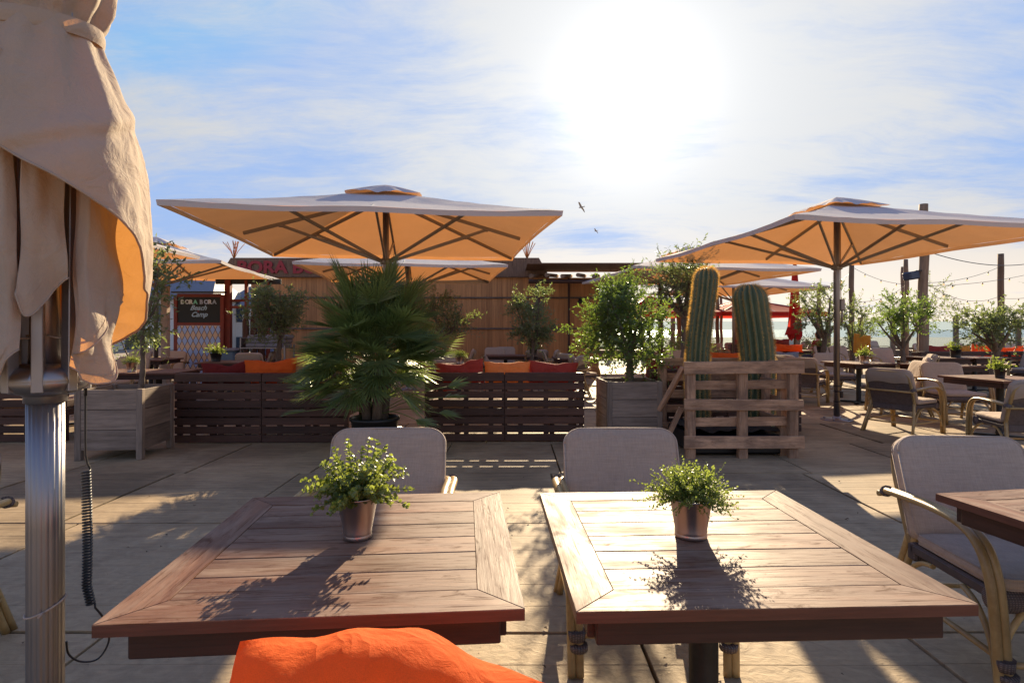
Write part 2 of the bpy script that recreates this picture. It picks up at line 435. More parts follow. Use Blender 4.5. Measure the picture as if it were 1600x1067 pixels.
sf = n.rng(n.m('ADD', n.m('ADD', n.m('MULTIPLY', st, .55), n.m('MULTIPLY', s2, .45)), drift), .47, .66)
foot = n.noise(n.mapping(ob, sc=(1, 1.3, 1)), 11, 5, .55, 1.4)
grain = n.noise(ob, 330, 3, .7)
sand = n.ramp(n.m('ADD', n.m('MULTIPLY', foot, .6), n.m('MULTIPLY', grain, .4)), [(.3, (.25, .185, .11)), (.7, (.53, .40, .245))])
col = n.mix(n.m('MULTIPLY', sf, .70), col, sand)
# small dark litter and grit
vor = n.n('ShaderNodeTexVoronoi'); n.put(vor.inputs[0], ob); vor.inputs['Scale'].default_value = 26
spk = n.m('MULTIPLY', n.rng(vor.outputs['Distance'], .13, .05), n.rng(s2, .5, .62))
col = n.mix(n.m('MULTIPLY', spk, .7), col, (.07, .05, .035))
n.put(p.inputs['Base Color'], col); p.inputs['Roughness'].default_value = .72; p.inputs['Specular IOR Level'].default_value = .3
hh = n.m('ADD', n.m('MULTIPLY', f, .35), n.m('MULTIPLY', n.m('MULTIPLY', sf, foot), n.rng(sx.outputs[1], 4.2, 1.6, .3, 1.7)))
hh = n.m('ADD', hh, n.m('MULTIPLY', grain, .12))
bump(n, p, hh, .55, .008)

M['sand'] = plain('beach sand', (.27, .22, .16), .9, var=.25, nscale=2, bmp=.8, bscale=9)
m_, n, p, o = newmat('sea water'); M['sea'] = m_
ob = coord(n, 'Object'); p.inputs['Base Color'].default_value = (.26, .30, .33, 1); p.inputs['Roughness'].default_value = .45
bump(n, p, n.noise(n.mapping(ob, sc=(.3, 1, 1)), .5, 6, .6), .5, .6)
m_, n, p, o = newmat('clear glass'); M['glass'] = m_
t = n.n('ShaderNodeBsdfTransparent'); t.inputs[0].default_value = (.86, .94, .95, 1)
p.inputs['Base Color'].default_value = (.6, .75, .8, 1); p.inputs['Roughness'].default_value = .08
mx = n.n('ShaderNodeMixShader'); mx.inputs[0].default_value = .16
L_ = m_.node_tree.links; L_.new(t.outputs[0], mx.inputs[1]); L_.new(p.outputs[0], mx.inputs[2]); L_.new(mx.outputs[0], o.inputs[0])
random.seed(7)
# ------------------------------------------------------------------ ground, deck, sea
def setting():
    mb = MB()
    def gz(x, y):
        return -.06 if y < 27 else -.06 - min(1, (y - 27) / 110) * .6
    ys = [-60, -20, 0, 10, 20, 27, 40, 60, 90, 137, 150, 170]
    for j in range(len(ys) - 1):
        for i in range(-10, 10):
            x0, x1 = i * 60, (i + 1) * 60
            b = len(mb.v)
            zz = [-.06 - max(0, min(1, (y - 27) / 145)) * .66 for y in (ys[j], ys[j + 1])]
            mb.v += [(x0, ys[j], zz[0]), (x1, ys[j], zz[0]), (x1, ys[j + 1], zz[1]), (x0, ys[j + 1], zz[1])]
            mb.face((b, b + 1, b + 2, b + 3), None, True)
    tag(mb.build('sand', M['sand']), kind='structure')
    mb = MB(); mb.v += [(-9000, 100, -.62), (9000, 100, -.62), (9000, 8500, -.62), (-9000, 8500, -.62)]
    mb.face((0, 1, 2, 3)); tag(mb.build('sea', M['sea']), kind='structure')
    # land behind the pavilion on the left
    # deck of plywood mats
    mb = MB(); rows = [-5.85, -4.45, -3.05, -1.65, -.25, 1.15, 2.57, 4.02, 5.42, 6.85]
    while rows[-1] < 26: rows.append(rows[-1] + 1.42)
    offs = {2.57: .52, 4.02: .37, 5.42: .46, 1.15: .56}
    rr = random.Random(5)
    for j in range(len(rows) - 1):
        y0, y1 = rows[j], rows[j + 1]; off = offs.get(y0, rr.uniform(0, 1.2))
        for i in range(-16, 20):
            x0 = off + i * 1.18; gx = rr.uniform(.005, .013); gy = rr.uniform(.005, .012)
            tn = rr.random(); zt = rr.uniform(-.004, .004)
            nb = 6; w = (y1 - y0 - 2 * gy) / nb
            Mx = Matrix.Rotation(R(rr.uniform(-.25, .25)), 3, 'Z') @ Matrix.Rotation(R(rr.uniform(-.2, .2)), 3, 'Y')
            for k in range(nb):
                mb.box((x0 + .59, y0 + gy + (k + .5) * w, -.02 + zt), (1.18 - 2 * gx, w - .0015, .04), Mx, .0018, tn * .75 + rr.random() * .25)
    tag(mb.build('deck', M['deck']), kind='structure')
setting()

# ------------------------------------------------------------------ square umbrella
UW, UE, UA = 2.03, 2.62, 3.26
def canopy_pt(side, u, t):
    """side 0..3, u -1..1 along the edge, t 0 (apex) .. 1 (edge)"""
    z = UA + (UE - UA) * t - .035 * sin(pi * t) - .016 * t * (abs(sin(pi * u)) ** 1.3)
    pull = 1 - .022 * t * t * (1 - u * u) * 1.0 - .012 * t * abs(sin(pi * u))
    x, y = UW * t * u, UW * t * pull
    a = -side * pi / 2
    return Vector((x * cos(a) - y * sin(a), x * sin(a) + y * cos(a), z))
def make_umbrella(label, box=False):
    root = empty('patio_umbrella', label=label, cat='umbrella')
    mb = MB(); rr = random.Random(3)
    for sd_ in range(4):
        def fn(u, v, sd_=sd_):
            p = canopy_pt(sd_, u * 2 - 1, .04 + .96 * v)
            p.z += .008 * noise.noise(Vector((p.x * 2, p.y * 2, 3.1))) + .006 * noise.noise(Vector((p.x * 7, p.y * 7, 1.1))) ; return p
        mb.grid(fn, 24, 14, flip=True)
        def hem(u, v, sd_=sd_):
            p = canopy_pt(sd_, u * 2 - 1, 1.0); q = p.copy(); q.z -= .055 * v; q.x *= 1 - .004 * v; q.y *= 1 - .004 * v
            return q
        mb.grid(hem, 24, 2, flip=True)
    can = mb.build('canopy', M['canopy'], root)
    mb = MB()
    def vent(u, v):
        a = 2 * pi * u; rr_ = v * .50
        sq = 1 / max(abs(cos(a)), abs(sin(a))); sq = 1 + (sq - 1) * .85
        s2 = max(abs(cos(a)), abs(sin(a))) * rr_ * sq; z = UA - .325 * s2 + .004 + .07 * (1 - v ** 2) + .030 * v ** 3 * (abs(sin(a * 4 + .4)) + .5 * abs(sin(a * 9)))
        return Vector((cos(a) * rr_ * sq, sin(a) * rr_ * sq, z))
    mb.grid(vent, 96, 8, flip=True); mb.build('vent', M['canopy'], can)
    mb = MB(); mb.lathe([(.043, .02), (.043, 2.1), (.043, UA - .02)], 20); mb.build('pole', M['metal'], root)
    mb = MB(); mb.lathe([(.22, 0), (.22, .012), (.06, .014), (.06, .05), (.05, .06)], 24)
    for k in range(4): mb.lathe([(.018, .012), (.018, .03), (.008, .034)], 8, (cos(k * pi / 2 + .7) * .17, sin(k * pi / 2 + .7) * .17, 0))
    mb.build('base_plate', M['metal'], root)
    mb = MB(); mb.lathe([(.05, 2.24), (.075, 2.25), (.08, 2.28), (.075, 2.31), (.05, 2.33)], 20); mb.build('hub', M['rib'], root); mb = MB()
    mb.lathe([(.05, UA - .16), (.085, UA - .15), (.09, UA - .12), (.05, UA - .1)], 20); mb.build('top_collar', M['rib'], root)
    for k in range(8):
        a = k * pi / 4; corner = k % 2 == 1
        rr_ = UW * (math.sqrt(2) if corner else 1) * .985
        dv = Vector((cos(a), sin(a), 0))
        fr = .56 if corner else .73
        ze = UE + .0
        p0 = dv * .08 + Vector((0, 0, UA - .13)); p1 = dv * rr_ * (.998 if corner else .93) + Vector((0, 0, ze - (.012 if corner else -.02)))
        mb = MB(); mid = p0.lerp(p1, .5); mid.z -= .0
        p1.z -= .01
        mb.beam(p0, p1, .030, .046, ch=.004); mb.build('rib', M['rib'], root)
        j = p0.lerp(p1, fr); j.z -= .02
        mb = MB(); mb.beam(dv * .07 + Vector((0, 0, 2.285)), j, .025, .040, ch=.004)
        mb.beam(j - dv * .03, j + dv * .03, .034, .05, ch=.008); mb.build('strut', M['rib'], root)
    if box:
        mb = MB(); mb.box((.075, -.01, 1.72), (.07, .07, .17), ch=.012); mb.tube([(.075, -.01, 1.64), (.075, -.01, 1.45)], .016, 8)
        mb.build('crank_box', M['rib'], root)
        mb = MB(); mb.tube([(.05, -.01, 3.0), (.055, -.01, 2.4), (.06, -.01, 1.8)], .005, 6); mb.build('pull_rope', M['p_tan'], root)
        mb = MB(); pts = []
        for i in range(240):
            t = i / 240; a = t * 2 * pi * 26
            pts.append((-.06 + .014 * cos(a), -.02 + .014 * sin(a), 2.2 - .75 * t))
        mb.tube(pts, .003, 5); mb.build('coiled_cord', M['black'], root)
        mb = MB()
        for z in (.42, .50, .27):
            m2 = MB(); m2.lathe([(.044, z), (.048, z), (.048, z + .012), (.044, z + .012)], 16); m2.build('cable_tie', M['black'], root)
        mb.box((.06, -.01, .38), (.05, .06, .10), ch=.01); mb.build('pole_bracket', M['black'], root)
    return root

GU = 'open square beige umbrellas on the deck'
RU = R(7.5)
u2 = make_umbrella('nearest open beige umbrella, the wide one above the fan palm'); tag(u2, group=GU)
u2.location = (-1.73, 7.9, 0); u2.rotation_euler.z = RU
u3 = make_umbrella('open beige umbrella at right with a crank box and coiled cord on its pole', True); tag(u3, group=GU)
u3.location = (4.86, 8.62, 0); u3.rotation_euler.z = RU
for loc, lab, s_ in [((-2.35, 13.0, 0), 'open beige umbrella second back, its canopy just under the wide nearest canopy', 1),
                 ((-7.6, 12.3, 0), 'open beige umbrella at left above the chalkboard sign', 1),
                 ((-7.15, 7.7, 0), 'open beige umbrella mostly hidden by the furled one, only its far corner showing', 1),
                 ((4.15, 13.7, 0), 'open beige umbrella just behind the tops of the two cacti', 1),
                 ((7.15, 18.6, 0), 'smallest open beige umbrella, farthest away, to the right of the shorter cactus', 1)]:
    dup(u2, loc, RU, lab, GU)

# ------------------------------------------------------------------ furled umbrella in the foreground
PX, PY = -1.296, 1.60
axr = Vector((1.60, 1.296, 0)).normalized(); axc = Vector((1.296, -1.60, 0)).normalized()
def pol(th, r, z):      # angle in degrees, 0 = to the right as seen, 90 = towards the viewer
    a = R(th); return axr * (cos(a) * r) + axc * (sin(a) * r) + Vector((0, 0, z))
def lerp_tab(tab, x):
    if x <= tab[0][0]: return tab[0][1]
    for (a, va), (b, vb) in zip(tab, tab[1:]):
        if x <= b:
            t = (x - a) / (b - a); t = t * t * (3 - 2 * t) if len(tab) < 4 else t
            return va + (vb - va) * t
    return tab[-1][1]
def crv(tab, x):        # Catmull-Rom through a table
    n_ = len(tab)
    if x <= tab[0][0]: return tab[0][1]
    if x >= tab[-1][0]: return tab[-1][1]
    for i in range(n_ - 1):
        if x <= tab[i + 1][0]: break
    t = (x - tab[i][0]) / (tab[i + 1][0] - tab[i][0])
    p0 = tab[max(i - 1, 0)][1]; p1 = tab[i][1]; p2 = tab[i + 1][1]; p3 = tab[min(i + 2, n_ - 1)][1]
    return .5 * ((2 * p1) + (-p0 + p2) * t + (2 * p0 - 5 * p1 + 4 * p2 - p3) * t * t + (-p0 + 3 * p1 - 3 * p2 + p3) * t ** 3)

fu = empty('furled_umbrella', (PX, PY, 0), 0, 'tall furled beige umbrella on a ribbed metal pole in the left foreground', 'umbrella')
mb = MB()
def flute(a, z): return 1 + .055 * (abs(sin(a * 9)) ** .6) - .02
mb.lathe([(.042, 0.02), (.042, .4), (.042, .8), (.042, 1.155)], 144, mod=flute); mb.build('pole', M['metal'], fu)
mb = MB(); mb.lathe([(.041, 1.2), (.03, 1.5), (.03, 3.3)], 24); mb.build('mast', M['metal'], fu)
mb = MB(); mb.lathe([(.26, 0), (.26, .014), (.07, .016), (.07, .07), (.05, .08)], 32); mb.build('base_plate', M['metal'], fu)
mb = MB(); mb.lathe([(.043, 1.148), (.049, 1.150), (.049, 1.166), (.055, 1.172), (.080, 1.178), (.098, 1.192), (.104, 1.207), (.1035, 1.2085), (.1035, 1.2105), (.104, 1.212), (.100, 1.228), (.088, 1.244), (.068, 1.254), (.045, 1.257)], 96,
                    mod=lambda a, z: 1 - (.16 if z > 1.185 else 0) * max(0, cos(8 * (a - .506))) ** 8)
mb.build('hub', M['metal'], fu)
for k in range(8):
    th = 10 + 45 * k; a = R(th)
    mb = MB(); up = pol(th, 1, 0)
    mb.beam(pol(th, .088, 1.183), pol(th, .094 + .008 * (k % 2), 2.45), .026, .030, up=up, ch=.002)
    mb.build('strut', M['strut'], fu)
# outer wrap: one sheet wound round the others, its hem climbing to the left
Rtab = [(1.15, .185), (1.30, .205), (1.42, .222), (1.55, .232), (1.70, .226), (1.85, .205), (1.98, .176), (2.08, .147), (2.15, .128), (2.19, .122), (2.26, .150), (2.36, .16), (2.6, .13), (3.0, .09), (3.35, .05)]
Ltab = [(-200, 1.42), (-150, 1.30), (-110, 1.245), (-70, 1.255), (-45, 1.30), (-22, 1.355), (-8, 1.40), (4, 1.452), (16, 1.475), (28, 1.535), (45, 1.60), (65, 1.665), (90, 1.735), (115, 1.80), (140, 1.865), (165, 1.93), (200, 2.0)]
def wrap(u, v, top=3.35):
    th = 190 - 370 * u; zl = crv(Ltab, th)
    zz = zl + (top - zl) * (v ** 1.5)
    r = crv(Rtab, zz)
    fall = max(0, 2.16 - zz); r *= 1 + .12 * min(1, fall * 3)
    r += .012 * sin(R(th * 2.2 + 190 * zz)) * min(1, fall * 3) + .020 * fall * sin(R(th * 5 - zz * 140))
    tight = math.exp(-((zz - 2.17) / .06) ** 2)
    r += .007 * sin(R(th * 11 + zz * 300)) * (math.exp(-((zz - 2.1) / .13) ** 2) + (zz > 2.2) * 1.2)
    # the hanging fold with its crease
    s_ = th - 60 + (zz - 1.9) * 160
    r += .018 * math.exp(-(s_ / 16) ** 2) * min(1, fall * 4)
    s2_ = (zz - 1.86) + (th - 60) * .0017
    r -= .010 * math.exp(-(s2_ / .022) ** 2) * min(1, max(0, (th - 15) / 30)); r += .010 * math.exp(-((s2_ - .03) / .03) ** 2) * (th > 15)
    r += .010 * noise.noise(Vector((th * .03, zz * 5, 1.7))) + .004 * noise.noise(Vector((th * .12, zz * 16, 4.7)))
    rg = max(0, 1 - abs(noise.noise(Vector((th * .022 + zz * 2.2, zz * 3.4 - th * .008, 9.1)))) * 6) ** 2
    r += .004 * rg * min(1, fall * 4)
    r += .016 * max(0, (th - 100) / 90)
    return pol(th, r, zz)
mb = MB(); mb.grid(wrap, 180, 110, uvs=3)
can = mb.build('canopy', M['canopy_near'], fu)
mb = MB(); pts = [wrap(u / 150, 0) for u in range(151)]
mb.tube(pts, .0035, 6); pts2 = [wrap(u / 150, .0) + Vector((0, 0, .0)) for u in range(151)]
mb.build('hem', M['canopy_near'], can)
# strap that ties it
mb = MB()
def strap(u, v):
    th = 360 * u; z = 2.172 + (v - .5) * .045 - .012 * sin(R(th - 30)); r = crv(Rtab, 2.17) + .010 + .004 * sin(R(th * 3)) + .004 * (1 - (2 * v - 1) ** 2)
    return pol(th, r, z)
mb.grid(strap, 72, 4); mb.build('tie_strap', M['canopy_near'], fu)
# hanging gores
def gore(name, t0, t1, zb_tab, rb, rt, zt=1.98, wob=.012, ph=0, fold=6, hem=True):
    """cloth tongue from t0 to t1 degrees; zb_tab gives its lower edge along u"""
    mb = MB()
    def fn(u, v):
        zl = crv(zb_tab, u); z = zl + (zt - zl) * v
        th = t0 + (t1 - t0) * (.5 + (u - .5) * (1 - .25 * v))
        r = rb + (rt - rb) * v + wob * sin(u * fold + ph) * (1 - v * .6) + .008 * noise.noise(Vector((u * 4 + ph, z * 6, ph)))
        r += .012 * (1 - v) * sin(z * 22 + u * 5 + ph)
        if u < .06: r -= (.06 - u) * .5
        if u > .94: r -= (u - .94) * .5
        return pol(th, r, z)
    mb.grid(fn, 44, 50, uvs=2)
    o = mb.build(name, M['canopy_near'], fu)
    hb = MB(); hb.tube([fn(i / 60, 0) + (fn(i / 60, 0) - pol(0, 0, fn(i / 60, 0).z)) * .004 for i in range(61)], .0024, 5)
    # stitched seam above the edge
    def sm(u, v):
        p = fn(u, .035 + .01 * v); q = Vector((p.x, p.y, 0)); return p + q.normalized() * .0015
    hb.grid(sm, 44, 1); hb.build('hem', M['canopy_near'], o)
    return o
gore('hanging_cloth', 192, 108, [(0, 1.24), (.5, 1.215), (.85, 1.24), (1, 1.30)], .175, .17, 2.05, .014, 0, 7)
gore('hanging_cloth', 112, 70, [(0, 1.46), (.2, 1.385), (.5, 1.42), (.8, 1.465), (1, 1.49)], .150, .165, 2.0, .012, 1.2, 5)
gore('hanging_cloth', 66, 8, [(0, 1.285), (.25, 1.325), (.6, 1.375), (.85, 1.415), (1, 1.44)], .175, .17, 1.95, .010, 2.2, 4)
gore('hanging_cloth', 64, 12, [(0, 1.25), (.15, 1.215), (.45, 1.20), (.7, 1.22), (1, 1.34)], .155, .15, 1.8, .012, 3.0, 6)
gore('hanging_cloth', -60, -140, [(0, 1.24), (.5, 1.20), (1, 1.30)], .15, .15, 1.9, .014, 4.0, 6)
gore('hanging_cloth', 250, 195, [(0, 1.26), (.5, 1.21), (1, 1.28)], .16, .16, 1.95, .014, 5.0, 6)
mb = MB()
for z, dz_ in ((.585, .018),):
    mb.tube([pol(t * 6, .0455, z + dz_ * cos(R(t * 6))) for t in range(61)], .0028, 6)
mb.tube([pol(95, .047, .585), pol(100, .062, .582), pol(102, .072, .583)], .0028, 6); mb.build('cable_tie', M['cushion'], fu)
mb = MB(); mb.tube([pol(t * 6, .026 + .088 * (abs(cos(R(t * 6)))), 1.33 + .004 * sin(R(t * 30))) for t in range(61)], .0022, 6); mb.build('cable_tie', M['cushion'], fu)
# coiled cable hanging from the hub
mb = MB(); pts = []
hx, hz = .096, 1.215
cpos = lambda a_, z, b_=0.0: axr * a_ + axc * b_ + Vector((0, 0, z))
pts += [cpos(.090, 1.25), cpos(.0895, 1.16), cpos(.089, 1.06), cpos(.0895, .99), cpos(.094, .965), cpos(.100, .95)]
n0 = 46
for i in range(n0 * 14):
    t = i / (n0 * 14); a = t * 2 * pi * n0; z = .945 - .39 * t
    cx_ = .090 + .004 * sin(t * 3) + .012 * max(0, t - .85) / .15
    pts.append(cpos(cx_ + .0105 * cos(a), z, .0105 * sin(a)))
pts += bez([cpos(.112, .545), cpos(.135, .50), cpos(.145, .44), cpos(.12, .395), cpos(.08, .40), cpos(.052, .43), cpos(.046, .47)], 6)
mb.tube(pts, .0028, 6); mb.tube([cpos(.0895, 1.27), cpos(.0895, 1.16)], .0045, 8)
mb.build('coiled_cable', M['black'], fu)

# ------------------------------------------------------------------ tables
def make_table(name='wooden_table', label=None, pedestal=True):
    root = empty(name, label=label, cat='table'); w, h = .885, .895; H = .75; tk = .026; bw = .10
    mb = MB()
    def mitre(axis, sg, tone):
        hw, hh = w / 2, h / 2
        if axis == 0: out = [(-hw, sg * hh), (hw, sg * hh), (hw - bw, sg * (hh - bw)), (-hw + bw, sg * (hh - bw))]
        else: out = [(sg * hw, -hh), (sg * hw, hh), (sg * (hw - bw), hh - bw), (sg * (hw - bw), -hh + bw)]
        cx = sum(p[0] for p in out) / 4; cy = sum(p[1] for p in out) / 4
        out = [(cx + (x - cx) * .9985, cy + (y - cy) * (.998)) for x, y in out]
        ou = random.random() * 9; g = .0016
        b = len(mb.v); sh = [(cx + (x - cx) * (1 - 2 * g / .3 * (.4)), cy + (y - cy) * (1 - 2 * g / .3 * .4)) for x, y in out]
        for z, ring in ((H - tk, out), (H - .0022, out), (H, sh)): mb.v += [(x, y, z) for x, y in ring]
        uvf = (lambda i: (ou + mb.v[i][0], mb.v[i][1] + mb.v[i][2])) if axis == 0 else (lambda i: (ou + mb.v[i][1], mb.v[i][0] + mb.v[i][2] + 3))
        def add(q, mi):
            p = [Vector(mb.v[i]) for i in q]; nr = (p[1] - p[0]).cross(p[2] - p[0]); cc_ = sum(p, Vector()) / len(p) - Vector((cx, cy, H - tk / 2))
            if nr.dot(cc_) < 0: q = q[::-1]
            mb.face(q, [uvf(i) for i in q], False, tone, mi)
        add([b + 8 + i for i in range(4)], 0); add([b + i for i in range(4)], 0)
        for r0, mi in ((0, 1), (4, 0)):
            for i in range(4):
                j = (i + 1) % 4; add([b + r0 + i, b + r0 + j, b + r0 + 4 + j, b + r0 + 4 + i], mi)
    for ax in (0, 1):
        for sg in (-1, 1): mitre(ax, sg, random.random())
    n_ = 6; ph = (h - 2 * bw) / n_
    for k in range(n_):
        mb.box((0, -h / 2 + bw + (k + .5) * ph, H - tk / 2 - .0008 + random.uniform(-.0004, .0004)), (w - 2 * bw - .002, ph - .0038, tk), ch=.0016)
    mb.build('table_top', [M['table'], M['table_edge']], root)
    mb = MB(); ax_, ay = w / 2 - .05, h / 2 - .05; za = H - tk - .034
    for sg in (-1, 1):
        mb.box((0, sg * ay, za), (2 * ax_, .03, .066)); mb.box((sg * ax_, 0, za), (.03, 2 * ay - .034, .066))
    mb.box((0, 0, za), (.12, 2 * ay - .034, .05)); mb.build('apron', M['apron'], root)
    mb = MB(); mb.lathe([(.16, 0.688), (.16, .680), (.045, .678), (.042, .6), (.042, .05), (.06, .03)], 24); mb.build('pedestal', M['iron'], root)
    mb = MB()
    for a in (0, pi / 2):
        dv = Vector((cos(a + pi / 4), sin(a + pi / 4), 0)); mb.beam(dv * -.33 + Vector((0, 0, .02 + a * .004)), dv * .33 + Vector((0, 0, .02 + a * .004)), .075, .03, ch=.008)
    mb.build('foot', M['iron'], root)
    return root
GT = 'square wooden terrace tables'
tA = make_table(label='wooden table in the left foreground holding the round-leaved pot plant'); tag(tA, group=GT)
tA.location = (-.449, 1.651, 0); tA.rotation_euler.z = R(4.6)
tB = dup(tA, (.562, 1.69, 0), R(2.2), 'wooden table in the right foreground holding the fine-leaved pot plant', GT)
tC = dup(tA, (2.06, 1.74, 0), R(9), 'wooden table cut by the right edge in front of the near right armchair', GT)

# ------------------------------------------------------------------ rattan armchair, facing +Y
def pad(w, h, t, rc, puff=.25, seed=0, arch=0.0, n_side=10, wrk=.004):
    """rounded upholstered pad standing in XZ with thickness along Y; bottom at z=0"""
    mb = MB(); out = []
    def ring(ins):
        pts = []
        r = max(rc - ins, .008); hw = w / 2 - ins; 
        for (cx, cz, a0) in ((hw - r, h - ins - r, 0), (-hw + r, h - ins - r, 90), (-hw + r, ins + r * .6, 180), (hw - r, ins + r * .6, 270)):
            rr_ = r if a0 < 180 else r * .6
            cxx = cx if a0 < 180 else (hw - rr_) * (1 if a0 == 270 else -1)
            for k in range(n_side + 1):
                a = R(a0 + 90 * k / n_side); pts.append((cxx + rr_ * cos(a), cz + rr_ * sin(a)))
        # refine straight runs
        res = []
        for i in range(len(pts)):
            a = pts[i]; b = pts[(i + 1) % len(pts)]; L = math.hypot(b[0] - a[0], b[1] - a[1]); k = 6 if L > .08 else 1
            for q in range(k): res.append((a[0] + (b[0] - a[0]) * q / k, a[1] + (b[1] - a[1]) * q / k))
        return res
    prof = [(0, 0), (.004, .30), (.012, .43), (.022, .48)] + [(x, .5 + puff * (1 - math.exp(-x / .06)) ) for x in (.04, .07, .11, .15, .19)]
    prof = [q for q in prof if q[0] < min(w, h) / 2 - .03]
    layers = [(i_, t_ * t) for i_, t_ in prof[::-1]] + [(i_, -t_ * t) for i_, t_ in prof[1:]]
    base = 0; N_ = None
    for ins, y in layers:
        rg = ring(ins); N_ = len(rg)
        for (x, z) in rg:
            zz = z + arch * (1 - (2 * x / w) ** 2) * (z / h)
            yy = y + wrk * noise.noise(Vector((x * 7 + seed, z * 7, (1 if y > 0 else -1) * 2.0))) * (1 if ins > .01 else .4)
            mb.v.append((x, yy, zz))
    for j in range(len(layers) - 1):
        for i in range(N_):
            i2 = (i + 1) % N_
            mb.face((j * N_ + i, (j + 1) * N_ + i, (j + 1) * N_ + i2, j * N_ + i2), None, True)
    for j, fl in ((0, 1), (len(layers) - 1, 0)):
        b = len(mb.v); ym = sum(mb.v[j * N_ + i][1] for i in range(N_)) / N_; zm = sum(mb.v[j * N_ + i][2] for i in range(N_)) / N_
        mb.v.append((0, ym, zm))
        for i in range(N_):
            q = (j * N_ + i, j * N_ + (i + 1) % N_, b); mb.face(q if fl else q[::-1], None, True)
    return mb
def piping(mb, w, h, rc, y):
    for sy in (-1, 1):
        pts = []
        for (cx, cz, a0, r) in ((w / 2 - rc, h - rc, 0, rc), (-w / 2 + rc, h - rc, 90, rc), (-w / 2 + rc * .6, rc * .6, 180, rc * .6), (w / 2 - rc * .6, rc * .6, 270, rc * .6)):
            for k in range(9): a = R(a0 + 90 * k / 8); pts.append((cx + (r - .006) * cos(a), sy * y, cz + (r - .006) * sin(a)))
        pts.append(pts[0]); mb.tube(pts, .0042, 6)
def xform(mb, Mt):
    mb.v = [tuple(Mt @ Vector(p)) for p in mb.v]; return mb
def make_chair(label, fine=True, cat='armchair'):
    rt = empty('rattan_armchair', label=label, cat=cat); K = 8 if fine else 3; ns = 10 if fine else 5
    for sg in (-1, 1):
        mb = MB()
        for k, off in enumerate((0, .030)):
            x = .285 - off * (.9)
            mb.tube(bez([(sg * (x - .02), -.375, .615), (sg * (x + .01), -.30, .632), (sg * (x + .012), -.05, .648 - .002 * k), (sg * (x + .014), .14, .640), (sg * (x + .012), .245, .585), (sg * (x + .008), .295, .47), (sg * (x + .004), .315, .30), (sg * x, .335, .0)], K), .0155, ns)
        mb.build('armrest', M['rattan'], rt)
        mb = MB()
        for off in (0, .03): mb.tube(bez([(sg * (.225 + off * .3), -.23 - off, .46), (sg * (.24 + off * .3), -.27 - off, .30), (sg * (.27 + off * .4), -.37 - off, 0)], max(2, K // 2)), .0150, ns)
        mb.build('leg', M['rattan'], rt)
        for x0, x1, y in ((.27, .13, .315),):
            mb = MB()
            mb.tube(bez([(sg * x0, y - .005, .12), (sg * (x0 - .02), y - .01, .24), (sg * (x0 - .08), y - .03, .33), (sg * x1, y - .05, .36)], K), .011, ns); mb.build('brace', M['rattan'], rt)
        mb = MB()
        mb.tube(bez([(sg * .272, .30, .10), (sg * .27, .26, .24), (sg * .262, .18, .33), (sg * .255, .10, .36)], K), .011, ns); mb.build('brace', M['rattan'], rt)
        mb = MB()
        mb.tube(bez([(sg * .262, -.33, .12), (sg * .258, -.25, .26), (sg * .25, -.16, .34), (sg * .25, -.08, .36)], K), .011, ns)
        mb.build('brace', M['rattan'], rt)
        for p0, p1 in (((.268, .322, .15), (.268, .326, .19)), ((.262, .330, .11), (.262, .334, .135)), ((.245, -.31, .18), (.24, -.295, .22))):
            if not fine: continue
            mb = MB(); mb.tube([(sg * p0[0], p0[1], p0[2]), (sg * p1[0], p1[1], p1[2])], .032, max(8, ns)); mb.build('binding', M['wicker'], rt)
        mb = MB(); mb.tube([(sg * .262, -.385, .604), (sg * .270, -.375, .612), (sg * .282, -.345, .624)], [.022, .027, .027], max(8, ns))
        mb.build('binding', M['wicker'], rt)
    for a, b in (((-.27, .325, .165), (.27, .325, .165)), ((-.25, -.33, .165), (.25, -.33, .165)), ((-.265, -.33, .175), (-.265, .325, .175)), ((.265, -.33, .175), (.265, .325, .175))):
        mb = MB(); mb.tube([a, b], .012, ns); mb.build('stretcher', M['rattan'], rt)
    mb = MB(); mb.tube([(-.30, -.385, .60), (.30, -.385, .60)], .0135, ns); mb.build('stretcher', M['rattan'], rt)
    mb = MB()   # wrapped seat rim: rounded front apron
    mb.lathe([(.0, -.255), (.048, -.255), (.05, -.25), (.05, .25), (.048, .255), (0, .255)], 16 if fine else 8, (0, .245, .375), Matrix.Rotation(R(90), 3, 'Y'))
    mb.box((0, 0, .385), (.50, .48, .05), ch=.02); mb.box((0, -.235, .37), (.50, .05, .09), ch=.02)
    mb.build('seat', M['wicker'], rt)
    # backrest: wicker panel in a bent pole
    ang = math.atan2(.165, .47); Mb = Matrix.Translation((0, -.235, .40)) @ Matrix.Rotation(ang, 4, 'X')
    mb = MB(); mb.box((0, -.012, .215), (.46, .02, .40), ch=.008); xform(mb, Mb); mb.build('backrest', M['wicker'], rt)
    mb = MB(); mb.tube(bez([(-.235, -.015, -.02), (-.240, -.015, .2), (-.235, -.015, .38), (-.20, -.015, .465), (-.10, -.015, .49), (.10, -.015, .49), (.20, -.015, .465), (.235, -.015, .38), (.240, -.015, .2), (.235, -.015, -.02)], max(3, K // 2)), .015, ns)
    xform(mb, Mb); mb.build('back_frame', M['rattan'], rt)
    mb = pad(.515, .50, .062, .085, .20, 1, .004, 8 if fine else 4)
    if fine: piping(mb, .515, .50, .085, .024)
    xform(mb, Mb @ Matrix.Translation((0, .040, .012))); mb.build('back_cushion', M['cushion'], rt)
    # hood of the cushion folded over the top of the back
    mb = MB()
